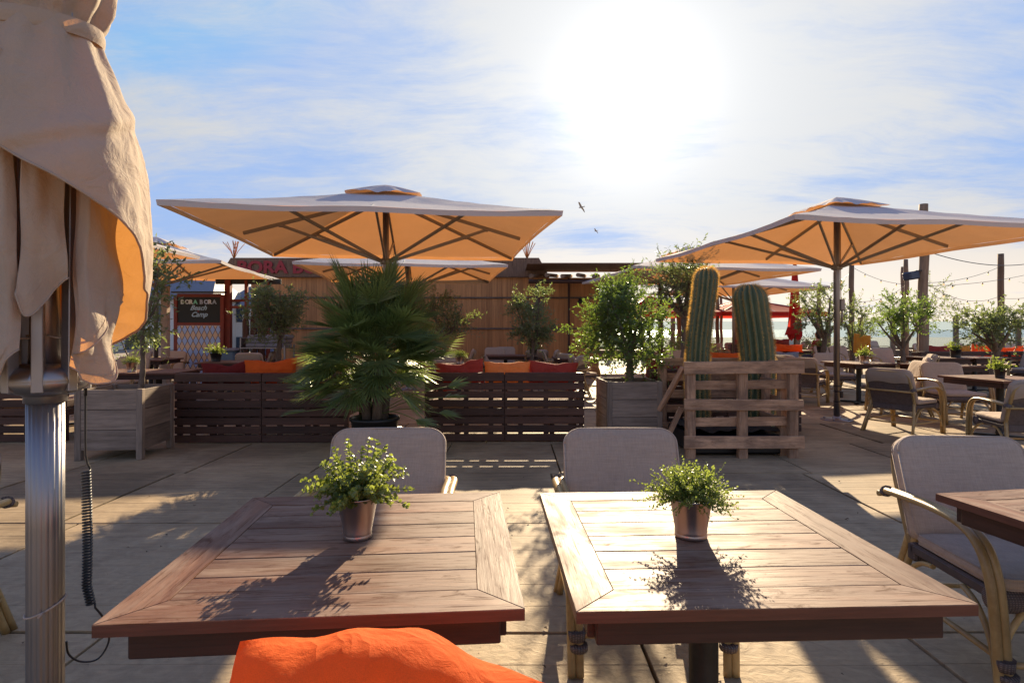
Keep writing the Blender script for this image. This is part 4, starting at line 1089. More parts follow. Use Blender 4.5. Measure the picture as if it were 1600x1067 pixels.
# ------------------------------------------------------------------ pot plants on tables
def pot_prof(r0, r1, h): return [(r0 * .97, 0), (r0, .002), (r0, .009), (r0 * .985, .011), (r0 * .985, .014), (r0 * 1.01, .017), (r0 * .99, .021), (r1 * .985, h - .004), (r1 * 1.02, h - .003), (r1 * 1.03, h), (r1 * .98, h), (r1 * .95, h - .012), (0, h - .014)]
def potted(loc, label, kind='round', potm='zinc', r0=.036, r1=.052, h=.106, seed=1, n_=34, group='pot plants on the tables', sc=1.0, det=1.0):
    rt = empty('potted_plant', loc, 0, label, 'pot plant', group); rr = random.Random(seed); h *= sc; r0 *= sc; r1 *= sc
    mb = MB(); mb.lathe(pot_prof(r0, r1, h), 40 if det >= 1 else 14); mb.build('pot', M[potm], rt)
    lb = MB(); tb = MB()
    if kind == 'round':
        for i in range(n_):
            az = rr.uniform(0, 2 * pi); el = R(rr.uniform(-8, 82)); L = rr.uniform(.085, .155) * sc * (1 - .12 * cos(el))
            d0 = Vector((cos(az) * cos(el), sin(az) * cos(el), sin(el))); b0 = Vector((cos(az) * r1 * .5 * rr.random(), sin(az) * r1 * .5 * rr.random(), h - .01))
            cv = bez([b0, b0 + d0 * L * .5 + Vector((0, 0, .012)), b0 + d0 * L + rvec(rr) * .012], 5); tb.tube(cv, [.0013] * len(cv), 4, caps=False)
            for k in range(2, len(cv)):
                f_ = k / (len(cv) - 1); sz = (.0195 - .010 * f_) * sc * rr.uniform(.8, 1.2)
                for q in (-1, 0, 1):
                    s_ = d0.cross(rvec(rr)).normalized(); dv = (s_ * (q if q else .6) + d0 * .5).normalized(); pc = cv[k] + dv * .002; nr_ = (d0 * .8 + rvec(rr) * .5)
                    # nearly round blade of six points
                    sv = dv.cross(nr_).normalized(); up = sv.cross(dv); b = len(lb.v); cup = sz * .12
                    for (a_, w_) in ((0, .12), (.3, .42), (.7, .44), (1, .05), (.7, -.44), (.3, -.42), ): lb.v.append(tuple(pc + dv * sz * a_ + sv * sz * w_ + up * (cup if abs(w_) > .2 else 0)))
                    lb.face([b + j for j in range(6)], None, False, min(1, max(0, f_ * 1.2 - .25 + rr.uniform(-.15, .15))))
    elif kind == 'fine':
        m_ = int(330 * det)
        for i in range(m_):
            az = rr.uniform(0, 2 * pi); el = R(rr.uniform(-22, 85)); L = rr.uniform(.05, .098) * sc * (1.25 if rr.random() < .07 else 1)
            d0 = Vector((cos(az) * cos(el) * 1.12, sin(az) * cos(el) * 1.12, sin(el) * .95)); b0 = Vector((cos(az) * r1 * .6 * rr.random(), sin(az) * r1 * .6 * rr.random(), h - .005))
            tp = b0 + d0 * L + rvec(rr) * .006; md = b0.lerp(tp, .55) + Vector((0, 0, .008)); tb.tube([b0, md, tp], .0006, 3, caps=False)
            for k in range(15):
                f_ = .35 + .65 * (k + rr.random()) / 15; pc = b0.lerp(tp, f_) + Vector((0, 0, .008 * (1 - abs(f_ - .5)))) + rvec(rr) * .002
                leaf(lb, pc, rvec(rr) + d0 * .5, rvec(rr), rr.uniform(.0055, .0085) * sc, rr.uniform(.0045, .0065) * sc, min(1, max(0, f_ * 1.2 - .4 + rr.uniform(-.2, .2))))
    else:  # strap-leaved, drooping
        for i in range(n_):
            az = rr.uniform(0, 2 * pi); el = R(rr.uniform(15, 80)); L = rr.uniform(.10, .19) * sc
            d0 = Vector((cos(az) * cos(el), sin(az) * cos(el), sin(el))); b0 = Vector((0, 0, h - .01)); p1 = b0 + d0 * L * .6; p2 = b0 + d0 * L + Vector((0, 0, -.05 * cos(el)))
            tb.tube([b0, p1, p2], .0012, 3, caps=False)
            for k in range(9): leaf(lb, b0.lerp(p1, .4 + .6 * k / 8) if k < 5 else p1.lerp(p2, (k - 4) / 4), rvec(rr) + d0, rvec(rr), .034 * sc, .017 * sc, rr.uniform(.4, 1))
    tb.build('stems', M['petiole'], rt); lb.build('foliage', M['leaf_pot'] if kind == 'round' else M['leaf_fine'], rt)
    return rt
potted((-.446, 1.663, .752), 'metal pot with round eucalyptus-like leaves on the left foreground table', 'round', seed=3, n_=80, sc=1.13)
potted((.519, 1.672, .752), 'metal pot with a dome of tiny leaves on the right foreground table', 'fine', seed=4, r0=.040, r1=.053, h=.098, sc=1.14)
# ------------------------------------------------------------------ furniture farther off
def tbl(x, y, rz, lab): return dup(tA, (x, y, 0), R(rz), lab, GT)
tbl(6.10, 7.20, 7, 'wooden table at the right edge with a pot plant in a black pot')
tbl(6.38, 10.6, 8, 'wooden table beside the right umbrella pole with a drooping plant in a grey pot')
tbl(7.35, 9.9, 8, 'empty wooden table behind the row of three armchair backs')
tbl(9.3, 12.6, 8, 'long dark table under the tree with a dark pot plant, right side')
tbl(10.2, 12.7, 8, 'second dark table right of the one with the dark pot plant')
tbl(6.1, 14.2, 8, 'table right of the cacti with an orange cloth pillow heap beside it')
tbl(4.3, 11.6, 8, 'table left of the taller cactus behind the red pillow')
tbl(8.2, 17.0, 8, 'distant table where the seated person sits')
tbl(-5.15, 8.4, 6, 'wooden table behind the left planter carrying a small zinc pot')
tbl(-6.1, 8.3, 6, 'table at left just above the grey planter rim')
tbl(-5.35, 10.9, 6, 'table below the chalkboard sign holding a strap-leaved plant')
tbl(-.95, 10.3, 5, 'table behind the red pillow of the middle sofa')
tbl(-.15, 13.6, 5, 'table in front of the wooden wall, centre')
tbl(1.35, 12.3, 5, 'table behind the maroon pillow near the grey planter')
tbl(-7.4, 11.8, 5, 'table far left near the bushes')

def ch(px, ytop, rz, lab, Y=None):
    Yb = 459.0 / (ytop - HOR) if Y is None else Y
    o = dup(chF, ((px - 800) / F * Yb, Yb, 0), R(rz), lab, GC); return o
first = chF; chF['label'] = 'armchair seen from behind, its grey wicker back and hood beside the right edge table'; tag(chF, group=GC)
chF.location = (5.18, 7.62, 0); chF.rotation_euler.z = R(-62)
ch(1492, 566, 172, 'armchair facing the viewer behind the right edge table', 8.45)
ch(1593, 590, -12, 'armchair on the near side of the right edge table, cut by the frame', 6.05)
ch(1640, 566, 105, 'armchair at the right edge beyond the plant in the black pot', 7.7)
ch(1400, 558, 78, 'nearest side-on armchair in the row right of the umbrella pole', 9.3)
ch(1412, 552, 60, 'second armchair back in the row right of the umbrella pole', 10.7)
ch(1425, 548, 70, 'third armchair back in the row, under the tall post', 11.9)
ch(1388, 545, 175, 'armchair between the drooping plant and the wide bright tree')
ch(1258, 556, -40, 'armchair seen from behind right above the end of the pallet crate', 10.6)
ch(1240, 553, -60, 'armchair left of the one above the pallet crate end', 11.5)
ch(1305, 552, 178, 'armchair back half hidden by the umbrella pole with the crank box', 12.0)
ch(1320, 541, 185, 'bluish armchair back just right of the umbrella pole, far row')
ch(1228, 543, 180, 'armchair beyond the right cactus in front of the far table')
ch(1185, 542, 175, 'armchair mostly behind the shorter cactus')
ch(1122, 537, 180, 'armchair back between the cacti above the orange pillow')
ch(1060, 542, 160, 'armchair left of the taller cactus with its back to the view', 13.5)
ch(1045, 545, 75, 'side-on armchair behind the round bushy tree', 12.6)
ch(1297, 529, 200, 'armchair carrying the seated person', 17.6)
ch(1508, 526, 185, 'lone armchair beyond the sofa with the red pillows', 20.5)
ch(1200, 531, 170, 'far armchair by the red table cloths')
ch(1230, 530, 150, 'far armchair left of the seated person')
ch(704, 551, 200, 'armchair behind the small fine plant on the middle sofa side', 12.0)
ch(718, 541, 95, 'armchair seen edge-on right of the dark small tree', 14.8)
ch(695, 541, -110, 'white edge-on armchair beside the dark tree trunk', 15.2)
ch(772, 537, 178, 'far armchair before the wooden wall, left of centre', 15.9)
ch(803, 541, 180, 'armchair before the wooden wall at centre with a pale back')
ch(790, 535, 182, 'armchair back peeping over the centre row by the wall', 16.4)
ch(838, 546, 0, 'armchair with its hood to the viewer behind the tan pillow')
ch(868, 539, -80, 'armchair side-on right of the silvery tree trunk', 13.9)
ch(848, 539, 80, 'armchair side-on left of the silvery tree trunk', 14.3)
ch(905, 543, -60, 'armchair by the left twigs of the round bushy tree', 12.2)
ch(885, 553, 60, 'armchair beside the maroon pillow end of the middle sofa', 11.4)
ch(258, 550, 178, 'armchair above the left sofa end with its plain back facing the viewer')
ch(333, 544, 180, 'armchair below the tiled panel, behind the dark red pillow')
ch(290, 538, 182, 'armchair under the chalkboard at its left half', 15.2)
ch(205, 541, 178, 'armchair at left near the thin tree stem', 14.0)
ch(225, 539, 170, 'armchair by the dark bush at left', 15.6)
ch(192, 553, 185, 'armchair half behind the furled cloth tip', 10.4)
ch(402, 538, 100, 'armchair left of the pale trunk, turned side-on', 13.2)
ch(432, 540, 180, 'armchair right behind the bright orange pillow')
ch(398, 547, 5, 'armchair just above the bright orange pillow, hood to the viewer', 12.8)

for px_, yt, rz_, lb_ in [(1545, 535, 170, 'distant armchair left of the round tree at the right edge'), (1588, 536, 185, 'distant armchair right of the trunk at the right edge'), (1450, 537, 190, 'distant armchair under the loudspeaker post'),
        (1475, 541, 60, 'armchair left of the dark pot plant on the long table'), (1350, 536, 175, 'distant armchair left of the wide bright tree'), (1375, 533, 200, 'far armchair behind the drooping plant'), (1260, 534, 140, 'far armchair by the foot of the red furled umbrella'),
        (1150, 536, 185, 'far armchair between the two cacti on the left'), (1525, 543, 100, 'armchair beyond the dark pot plant, turned side-on'), (1610, 549, 120, 'armchair cut by the right edge before the sofa')]:
    ch(px_, yt, rz_, lb_)

potted((6.03, 7.12, .752), 'leafy pot plant in a black pot on the right edge table', 'strap', 'black', .05, .065, .11, 11, 46, det=.5)
potted((6.30, 10.3, .752), 'drooping light green plant in a grey pot by the right umbrella pole', 'strap', 'zinc', .06, .07, .12, 12, 46, sc=1.1, det=.5)
potted((9.55, 12.4, .752), 'dark plant in a black pot on the long dark table', 'strap', 'black', .07, .085, .13, 13, 40, sc=1.3, det=.5)
potted((-5.38, 8.15, .752), 'fine herb in a zinc pot on the table behind the left planter', 'fine', 'zinc', .05, .066, .12, 14, sc=1.15, det=.6)
potted((-5.55, 10.8, .752), 'strap-leaved green plant on the table below the chalkboard', 'strap', 'black', .06, .08, .12, 15, 46, sc=1.3, det=.5)
potted((-.92, 10.2, .752), 'small bright herb behind the red pillow of the middle sofa', 'fine', 'zinc', .05, .07, .10, 16, sc=1.3, det=.6)
potted((.50, 13.5, .752), 'dark green plant on the centre table by the wooden wall', 'strap', 'black', .06, .08, .12, 17, 36, sc=1.2, det=.4)
potted((8.0, 14.9, .752), 'dark round plant left of the seated person', 'strap', 'black', .07, .09, .12, 18, 36, sc=1.3, det=.4)

# far sofas with their pillows on the right
f1 = dup(so, (10.7, 13.7, 0), R(3), 'far dark sofa on the right with a red and an orange pillow', GS)
f2 = dup(so, (13.0, 13.9, 0), R(3), 'far dark sofa cut by the right edge', GS)
f3 = dup(so, (9.0, 21.0, 0), R(3), 'far sofa by the windbreak left of the wide bright tree', GS)
for loc, mt, lab, w, h, sd_, ro in [((10.35, 14.0, .58), 'p_red', 'long red pillow on the far right sofa', .80, .40, 21, 2), ((11.0, 14.02, .60), 'p_yellow', 'yellow pillow on the far right sofa', .42, .38, 22, -3),
        ((11.45, 14.02, .58), 'p_orange', 'orange pillow on the far right sofa left of the tree trunk', .55, .42, 23, 6), ((12.25, 14.1, .58), 'p_orange', 'orange pillow at the right edge beyond the tree trunk', .7, .36, 24, -4),
        ((12.85, 14.1, .58), 'p_red', 'red pillow on the sofa cut by the right edge', .5, .38, 25, 3), ((8.6, 21.3, .58), 'p_red', 'red pillow on the sofa by the windbreak', .7, .4, 26, 0), ((9.4, 21.3, .58), 'p_orange', 'orange pillow on the sofa by the windbreak', .6, .4, 27, 4),
        ((7.95, 13.1, .80), 'p_yellow', 'yellow pillow standing up right of the umbrella pole', .4, .46, 28, 8),
        ((6.35, 13.3, .62), 'p_grey', 'round beige pillow lying on an armchair behind the crate', .6, .22, 29, 0), ((7.9, 16.4, .72), 'p_orange', 'orange pillow before the seated person', .8, .22, 30, 2),
        ((9.8, 20.9, .62), 'p_red', 'dark red pillow right of the sofa by the windbreak', .6, .4, 31, 0)]:
    pillow(loc, R(3), mt, lab, w, h, .16, sd_, -8, ro, .03)

# ------------------------------------------------------------------ seated person, far right, seen from behind
rt = empty('person', (9.55, 18.0, 0), R(20), 'person with dark hair and a red top seated far off by the sea', 'person')
def skin(name, nodes, edges, mat, parent, sub=2):
    me = bpy.data.meshes.new(name); me.from_pydata([q[0] for q in nodes], edges, []); o = bpy.data.objects.new(name, me); C.objects.link(o)
    md = o.modifiers.new('s', 'SKIN'); 
    for i, q in enumerate(nodes): me.skin_vertices[0].data[i].radius = (q[1], q[2] if len(q) > 2 else q[1]) if me.skin_vertices else (q[1], q[1])
    o.modifiers.new('u', 'SUBSURF').levels = sub; o.modifiers['u'].render_levels = sub
    return o
def sk(name, nodes, edges, mat, parent, root_i=0, sub=2):
    me = bpy.data.meshes.new(name); me.from_pydata([Vector(q[0]) for q in nodes], edges, []); o = bpy.data.objects.new(name, me); C.objects.link(o)
    if not me.skin_vertices:
        bm = bmesh.new(); bm.from_mesh(me); bm.verts.layers.skin.verify(); bm.to_mesh(me); bm.free()
    sv = me.skin_vertices[0].data
    for i, q in enumerate(nodes): sv[i].radius = (q[1], q[1]); sv[i].use_root = (i == root_i)
    o.modifiers.new('s', 'SKIN'); m2 = o.modifiers.new('u', 'SUBSURF'); m2.levels = m2.render_levels = sub
    dg = bpy.context.evaluated_depsgraph_get(); m3 = bpy.data.meshes.new_from_object(o.evaluated_get(dg)); bpy.data.objects.remove(o)
    for p_ in m3.polygons: p_.use_smooth = True
    m3.materials.clear(); m3.materials.append(mat); m3.name = name
    o = bpy.data.objects.new(name, m3); C.objects.link(o); o.parent = parent; return o
M['skin'] = plain('skin', (.55, .30, .20), .55, var=.06)
M['hair'] = plain('dark hair', (.03, .018, .012), .5, var=.3, bmp=.6, bscale=200)
M['denim'] = plain('blue denim', (.06, .08, .14), .9, var=.2)
body = [((0, 0, .50), .12), ((0, -.03, .68), .125), ((0, -.05, .90), .135), ((0, -.04, 1.02), .07), ((0, -.01, 1.10), .052), ((0, .01, 1.19), .082), ((0, .015, 1.27), .075),
        ((.17, -.04, .97), .055), ((.24, .02, .74), .042), ((.16, .24, .70), .032), ((.10, .32, .72), .026),
        ((-.17, -.04, .97), .055), ((-.24, .02, .74), .042), ((-.16, .24, .70), .032), ((-.10, .32, .72), .026),
        ((.10, .05, .50), .085), ((.13, .42, .50), .062), ((.13, .44, .10), .042), ((.13, .54, .04), .035),
        ((-.10, .05, .50), .085), ((-.13, .42, .50), .062), ((-.13, .44, .10), .042), ((-.13, .54, .04), .035)]
ed = [(0, 1), (1, 2), (2, 3), (3, 4), (4, 5), (5, 6), (2, 7), (7, 8), (8, 9), (9, 10), (2, 11), (11, 12), (12, 13), (13, 14), (0, 15), (15, 16), (16, 17), (17, 18), (0, 19), (19, 20), (20, 21), (21, 22)]
sk('body', body, ed, M['skin'], rt)
sk('top', [((0, -.005, .52), .14), ((0, -.03, .70), .14), ((0, -.05, .90), .147), ((0, -.04, 1.0), .085), ((.17, -.04, .965), .068), ((.22, 0, .80), .056), ((-.17, -.04, .965), .068), ((-.22, 0, .80), .056)],
   [(0, 1), (1, 2), (2, 3), (2, 4), (4, 5), (2, 6), (6, 7)], M['p_red'], rt)
sk('hair', [((0, -.01, 1.32), .05), ((0, -.03, 1.25), .098), ((0, -.05, 1.14), .08), ((0, -.07, 1.04), .06)], [(0, 1), (1, 2), (2, 3)], M['hair'], rt)
sk('trousers', [((0, 0, .50), .13), ((.10, .06, .50), .095), ((.13, .42, .505), .074), ((.13, .44, .12), .055), ((-.10, .06, .50), .095), ((-.13, .42, .505), .074), ((-.13, .44, .12), .055)], [(0, 1), (1, 2), (2, 3), (0, 4), (4, 5), (5, 6)], M['denim'], rt)

# ------------------------------------------------------------------ wooden posts and string lights
GPo = 'tall round wooden posts'
posts = {}
def post(px, ytop, Y, r, lab, lean=0.0, key=None):
    rt_ = at(px, 600, Y); H = EYE + (HOR - ytop) / F * Y
    mb = MB(); n_ = 14; mb.tube([(lean * (i / n_) ** 1.3 * H + .012 * sin(i * 1.1 + px), .01 * cos(i * .9), H * i / n_) for i in range(n_ + 1)], [r * (1.08 - .16 * i / n_) * (1 + .02 * sin(i * 2.3 + px)) for i in range(n_ + 1)], 14)
    o = mb.build('wooden_post', M['post']); o.location = (rt_.x, Y, -.05); tag(o, lab, 'post', GPo)
    if key: posts[key] = Vector((rt_.x, Y, H))
    return o
post(1442, 316, 14.0, .105, 'thickest tall post, the one with the loudspeaker', .006, 'A')
post(1564, 394, 17.0, .085, 'tall post near the right edge with string lights', -.003, 'B')
post(1331, 408, 17.0, .075, 'tall post directly right of the umbrella pole with the crank box', -.004, 'C')
post(1416, 403, 18.5, .07, 'post left of the one with the loudspeaker', 0, 'D')
post(1411, 415, 22.0, .08, 'short post half behind the post left of the loudspeaker', 0, 'E')
post(1172, 442, 19.0, .085, 'leaning post right of the shorter cactus, the nearer of two', -.012, 'G')
post(1161, 445, 24.0, .07, 'thin post left of the leaning one, right of the shorter cactus', 0, 'H')
post(1121, 452, 22.0, .07, 'thin post between the cacti, left of the distant umbrella pole', 0)
post(1127, 462, 25.0, .06, 'thinnest post between the cacti', 0)
post(1279, 440, 21.0, .07, 'post behind the forked tree', .002, 'I')
post(1061, 470, 21.0, .08, 'post left of the taller cactus under the bright red umbrella', 0)
rt = empty('loudspeaker', tuple(posts['A'] + Vector((-.30, -.02, 0))), 0, 'dark blue-black loudspeaker mounted on the thickest post', 'speaker'); rt.location.z = EYE + (HOR - 431) / F * 14
mb = MB(); mb.box((0, 0, 0), (.34, .22, .20), Matrix.Rotation(R(-8), 3, 'Y') @ Matrix.Rotation(R(20), 3, 'Z'), .03)
M['spk'] = plain('loudspeaker housing', (.03, .045, .08), .4, var=.1); mb.build('cabinet', M['spk'], rt)
mb = MB(); mb.box((.14, 0, .06), (.10, .06, .14), ch=.01); mb.box((.20, 0, .12), (.10, .08, .03)); mb.build('bracket', M['black'], rt)
m_, n, p, o = newmat('lit bulb'); M['bulb'] = m_; p.inputs['Base Color'].default_value = (.9, .75, .5, 1); p.inputs['Roughness'].default_value = .15; p.inputs['Emission Color'].default_value = (1, .55, .2, 1); p.inputs['Emission Strength'].default_value = .5
def string_light(a, b, sag, nb, lab, t0=.08, t1=.95, r=.006):
    a, b = Vector(a), Vector(b); rt_ = empty('string_light', tuple(a), 0, lab, 'string light', 'string lights and cables between the posts')
    f_ = lambda t: (b - a) * t + Vector((0, 0, -4 * sag * t * (1 - t)))
    mb = MB(); mb.tube([f_(i / 30) for i in range(31)], r, 5); mb.build('cable', M['black'], rt_)
    for k in range(nb):
        q = f_(t0 + (t1 - t0) * (k + .5) / nb); mb = MB(); mb.lathe([(.014, -.01), (.017, -.05), (.012, -.055)], 8, tuple(q)); sk_ = mb.build('socket', M['black'], rt_)
        mb = MB(); mb.lathe([(.010, -.05), (.019, -.065), (.021, -.08), (.013, -.097), (.002, -.102)], 10, tuple(q)); mb.build('bulb', M['bulb'], sk_)
string_light(at(1455, 395, 14), at(1640, 405, 18), .25, 0, 'plain upper cable running to the right edge above the string lights', r=.011)
string_light(at(1443, 442, 14), at(1564, 416, 17), .12, 3, 'string light rising from the loudspeaker post to the right post')
string_light(at(1443, 447, 14), at(1640, 420, 18), .12, 4, 'string light running from the loudspeaker post past the right post')
string_light(at(1443, 440, 14), at(1564, 462, 17), .30, 3, 'lowest string light left of the right post')
string_light(at(1564, 466, 17), at(1660, 452, 16), .10, 2, 'short lowest string light right of the right post')
string_light(at(1331, 417, 17), at(1416, 444, 18.5), .12, 3, 'string light between the post right of the umbrella pole and the loudspeaker')
string_light(at(1279, 452, 21), at(1331, 425, 17), .1, 2, 'string light between the forked tree post and the umbrella pole')
string_light(at(1331, 470, 17), at(1416, 445, 18.5), .2, 3, 'faint string light drooping above the wide bright tree')

# ------------------------------------------------------------------ glass windbreak before the sea
wb = empty('glass_windbreak', (0, 26, 0), 0, 'low windbreak of wooden posts, rails and glass panes along the sea', 'windbreak')
rr = random.Random(9); x = 1.6; prev = None
while x < 27:
    h_ = 1.86 + rr.uniform(-.12, .16); Y_ = 0
    mb = MB(); mb.box((x, 0, h_ / 2), (.18, .16, h_), ch=.012); mb.build('post', M['post'], wb)
    if prev is not None:
        mb = MB(); mb.box(((x + prev) / 2, 0, 1.12), (x - prev - .18, .014, 1.20), ch=.002); mb.build('pane', M['glass'], wb)
        mb = MB(); mb.box(((x + prev) / 2, 0, .50), (x - prev - .16, .06, .10)); mb.box(((x + prev) / 2, -.02, .22), (x - prev - .17, .03, .40)); mb.build('rail', M['post'], wb)
    prev = x; x += 1.42 + rr.uniform(-.06, .06)

# ------------------------------------------------------------------ red umbrellas
def red_open(cx, cy, w, z, lab):
    rt_ = empty('red_umbrella', (cx, cy, 0), R(8), lab, 'umbrella', 'red umbrellas by the sea'); mb = MB()
    for s_ in range(4):
        def fn(u, v, s_=s_):
            a = -s_ * pi / 2; x_, y_ = w * v * (u * 2 - 1), w * v; return Vector((x_ * cos(a) - y_ * sin(a), x_ * sin(a) + y_ * cos(a), z + .62 * (1 - v) - .05 * sin(pi * v)))
        mb.grid(fn, 8, 6, flip=True)
        mb.grid(lambda u, v, s_=s_: fn(u, 1) - Vector((0, 0, .16 * v)), 8, 1, flip=True)
    mb.build('canopy', M['redfab'], rt_); mb = MB(); mb.lathe([(.04, 0), (.04, z + .6)], 10); mb.build('pole', M['post'], rt_)
    for k in range(8):
        a = k * pi / 4; q = w * (1.38 if k % 2 else .97); mb = MB(); mb.beam((0, 0, z + .56), (cos(a) * q, sin(a) * q, z + .0), .03, .03)
        mb.beam((0, 0, z - .25), (cos(a) * q * .5, sin(a) * q * .5, z + .27), .025, .025); mb.build('rib', M['rib'], rt_)
red_open(9.3, 23, 2.1, 2.0, 'open red umbrella right of the cacti, its tip ending by the furled red one')
red_open(4.9, 20.5, 1.55, 1.95, 'bright red open umbrella left of the taller cactus')
rt = empty('furled_red_umbrella', (9.72, 19.8, 0), 0, 'furled red umbrella standing behind the forked tree', 'umbrella', 'red umbrellas by the sea')
mb = MB(); mb.lathe([(.04, 0), (.035, 3.75)], 10); mb.build('pole', M['post'], rt)
mb = MB()
def frd_(u, v):
    a = 2 * pi * u; z = 3.68 - 2.5 * v; r = .04 + .17 * v ** .7 ; r *= 1 + .22 * sin(a * 6 + v * 3) * (.3 + .5 * v)
    z -= .22 * v ** 3 * abs(sin(a * 2 + .5)); return Vector((cos(a) * r, sin(a) * r, z))
mb.grid(frd_, 72, 40, flip=True); mb.build('canopy', M['redfab'], rt)
mb = MB()
mb.grid(lambda u, v: Vector((-.05 - .38 * u * v - .05 * u, -.30 * (1 - u * .3) * (v ** .5) - .05, 1.25 + .85 * (1 - v) - .10 * u * v)), 12, 12); mb.build('loose_flap', M['redfab'], rt)

# ------------------------------------------------------------------ wooden pavilion
m_, n, p, o = newmat('orange boarded wall'); M['wall'] = m_
ob = coord(n, 'Object'); sx = n.n('ShaderNodeSeparateXYZ'); n.put(sx.inputs[0], ob)
fr = n.m('FRACT', n.m('MULTIPLY', sx.outputs[0], 6.5)); gap = n.rng(n.m('ABSOLUTE', n.m('SUBTRACT', fr, .5)), .44, .5)
brd = n.n('ShaderNodeTexWhiteNoise', noise_dimensions='1D'); n.put(brd.inputs['W'], n.m('FLOOR', n.m('MULTIPLY', sx.outputs[0], 6.5)))
g = n.noise(n.mapping(ob, sc=(26, 26, 1.2)), 1, 6, .6)
col = n.ramp(g, [(.3, (.38, .16, .055)), (.7, (.60, .28, .10))])
col = n.vm('SCALE', col, sc=n.m('MULTIPLY', n.rng(brd.outputs[0], 0, 1, .82, 1.12, False), n.rng(gap, 0, 1, 1, .7, False)))
n.put(p.inputs['Base Color'], col); p.inputs['Roughness'].default_value = .7; bump(n, p, n.m('SUBTRACT', g, gap), .5, .01)
m_, n, p, o = newmat('reed thatch'); M['reed'] = m_
ob = coord(n, 'Object'); g = n.noise(n.mapping(ob, sc=(60, 60, 3)), 1, 4, .7); n.put(p.inputs['Base Color'], n.ramp(g, [(.3, (.08, .045, .03)), (.7, (.28, .17, .11))])); p.inputs['Roughness'].default_value = .9; bump(n, p, g, 1, .02)
pv = empty('beach_pavilion', (-2.6, 17.2, 0), 0, 'long beach pavilion of orange boards with a reed roof band', 'building')
mb = MB(); mb.box((.0, .08, 1.45), (10.4, .12, 2.9), ch=.002); mb.box((5.14, 1.6, 1.45), (.12, 2.9, 2.9), ch=.002); mb.box((-5.14, 1.6, 1.45), (.12, 2.9, 2.9), ch=.002); mb.build('wall', M['wall'], pv)
for k, z in enumerate((2.30, 1.38)):
    mb = MB(); mb.box((0, .005, z), (10.3, .05, .05)); mb.build('rail', M['bark'], pv)
for x_ in (-1.6, 4.3):
    mb = MB(); mb.box((x_, .0, 1.45), (.06, .05, 2.86)); mb.build('batten', M['sofa'], pv)
mb = MB()
for v_ in ((-6.0, -.1, 2.92), (3.25, -.1, 2.92), (3.50, -.1, 2.95)): pass
b = 0
mb.v = [(-6.1, -.12, 2.91), (3.72, -.12, 2.91), (3.40, -.10, 3.48), (-5.75, -.10, 3.48), (-6.1, 2.6, 2.91), (3.72, 2.6, 2.91), (3.40, 2.6, 3.48), (-5.75, 2.6, 3.48)]
for q in ((0, 1, 2, 3), (5, 4, 7, 6), (1, 5, 6, 2), (4, 0, 3, 7), (3, 2, 6, 7), (4, 5, 1, 0)): mb.face(q)
mb.build('roof', M['reed'], pv)
M['redletter'] = plain('red sign paint', (.30, .02, .03), .6, var=.1)
def text(s_, size, mat, parent, loc, name='lettering', shear=0, ext=.01, align='LEFT', sx_=1.0, bold=0.0):
    cu = bpy.data.curves.new(name, 'FONT'); cu.body = s_; cu.size = size; cu.extrude = ext; cu.shear = shear; cu.align_x = align; cu.offset = bold; cu.resolution_u = 3
    o = bpy.data.objects.new(name, cu); C.objects.link(o); dg = bpy.context.evaluated_depsgraph_get(); me = bpy.data.meshes.new_from_object(o.evaluated_get(dg)); bpy.data.objects.remove(o)
    me.materials.clear(); me.materials.append(mat); o = bpy.data.objects.new(name, me); C.objects.link(o); o.parent = parent; o.location = loc; o.rotation_euler = (R(90), 0, 0); o.scale.x = sx_; return o
text('BORA BORA', .50, M['redletter'], pv, (-5.55, -.135, 3.03), bold=.018, sx_=1.12, ext=.02)
for x_ in (-5.75, 3.05):
    rr = random.Random(int(x_ * 10)); mb = MB()
    for k in range(13):
        a = rr.uniform(-.5, .5); mb.tube([(0, 0, 3.46), (sin(a) * .25, rr.uniform(-.1, .1), 3.46 + .25), (sin(a) * .55, rr.uniform(-.2, .2), 3.46 + cos(a) * .55)], .010, 4)
    o = mb.build('reed_tuft', M['p_tan'], None); o.location = (-2.6 + x_, 17.3, 0); tag(o, 'tuft of dry reeds on the left end of the pavilion roof' if x_ < 0 else 'tuft of dry reeds on the right end of the pavilion roof', 'reeds')
pg = empty('log_pergola', (2.2, 15.8, 0), 0, 'pergola roof of round logs right of the pavilion roof', 'pergola')
for k in range(8):
    mb = MB(); x_ = -1.35 + k * .42; mb.tube([(x_ - .35, -.4, 2.78 + .03 * (k % 2)), (x_ + .1, 1.7, 2.98)], .055, 10); mb.build('log', M['post'], pg)
for y_ in (-.15, 1.5):
    mb = MB(); mb.tube([(-1.75, y_, 2.66 + .08 * (y_ > 0)), (2.0, y_, 2.66 + .08 * (y_ > 0))], .06, 10); mb.build('beam', M['sofa'], pg)
for x_ in (-1.5, 1.85):
    mb = MB(); mb.tube([(x_, -.1, 0), (x_, -.1, 2.7)], .07, 10); mb.build('post', M['sofa'], pg)
mb = MB(); mb.box((-.05, .7, 3.12), (3.5, 2.2, .03)); mb.build('reed_mat', M['reed'], pg)
wl = empty('wall_lamp', (2.02, 17.05, 0), 0, 'dark lamp fixed high on the pavilion wall behind the round bushy tree', 'lamp')
mb = MB(); mb.box((0, .02, 2.2), (.1, .04, .16)); mb.tube([(0, 0, 2.22), (0, -.16, 2.26)], .015, 6); mb.build('arm', M['black'], wl)
mb = MB(); mb.lathe([(.03, .1), (.10, .0), (.11, -.04)], 16, (0, -.18, 2.18)); mb.build('shade', M['black'], wl)

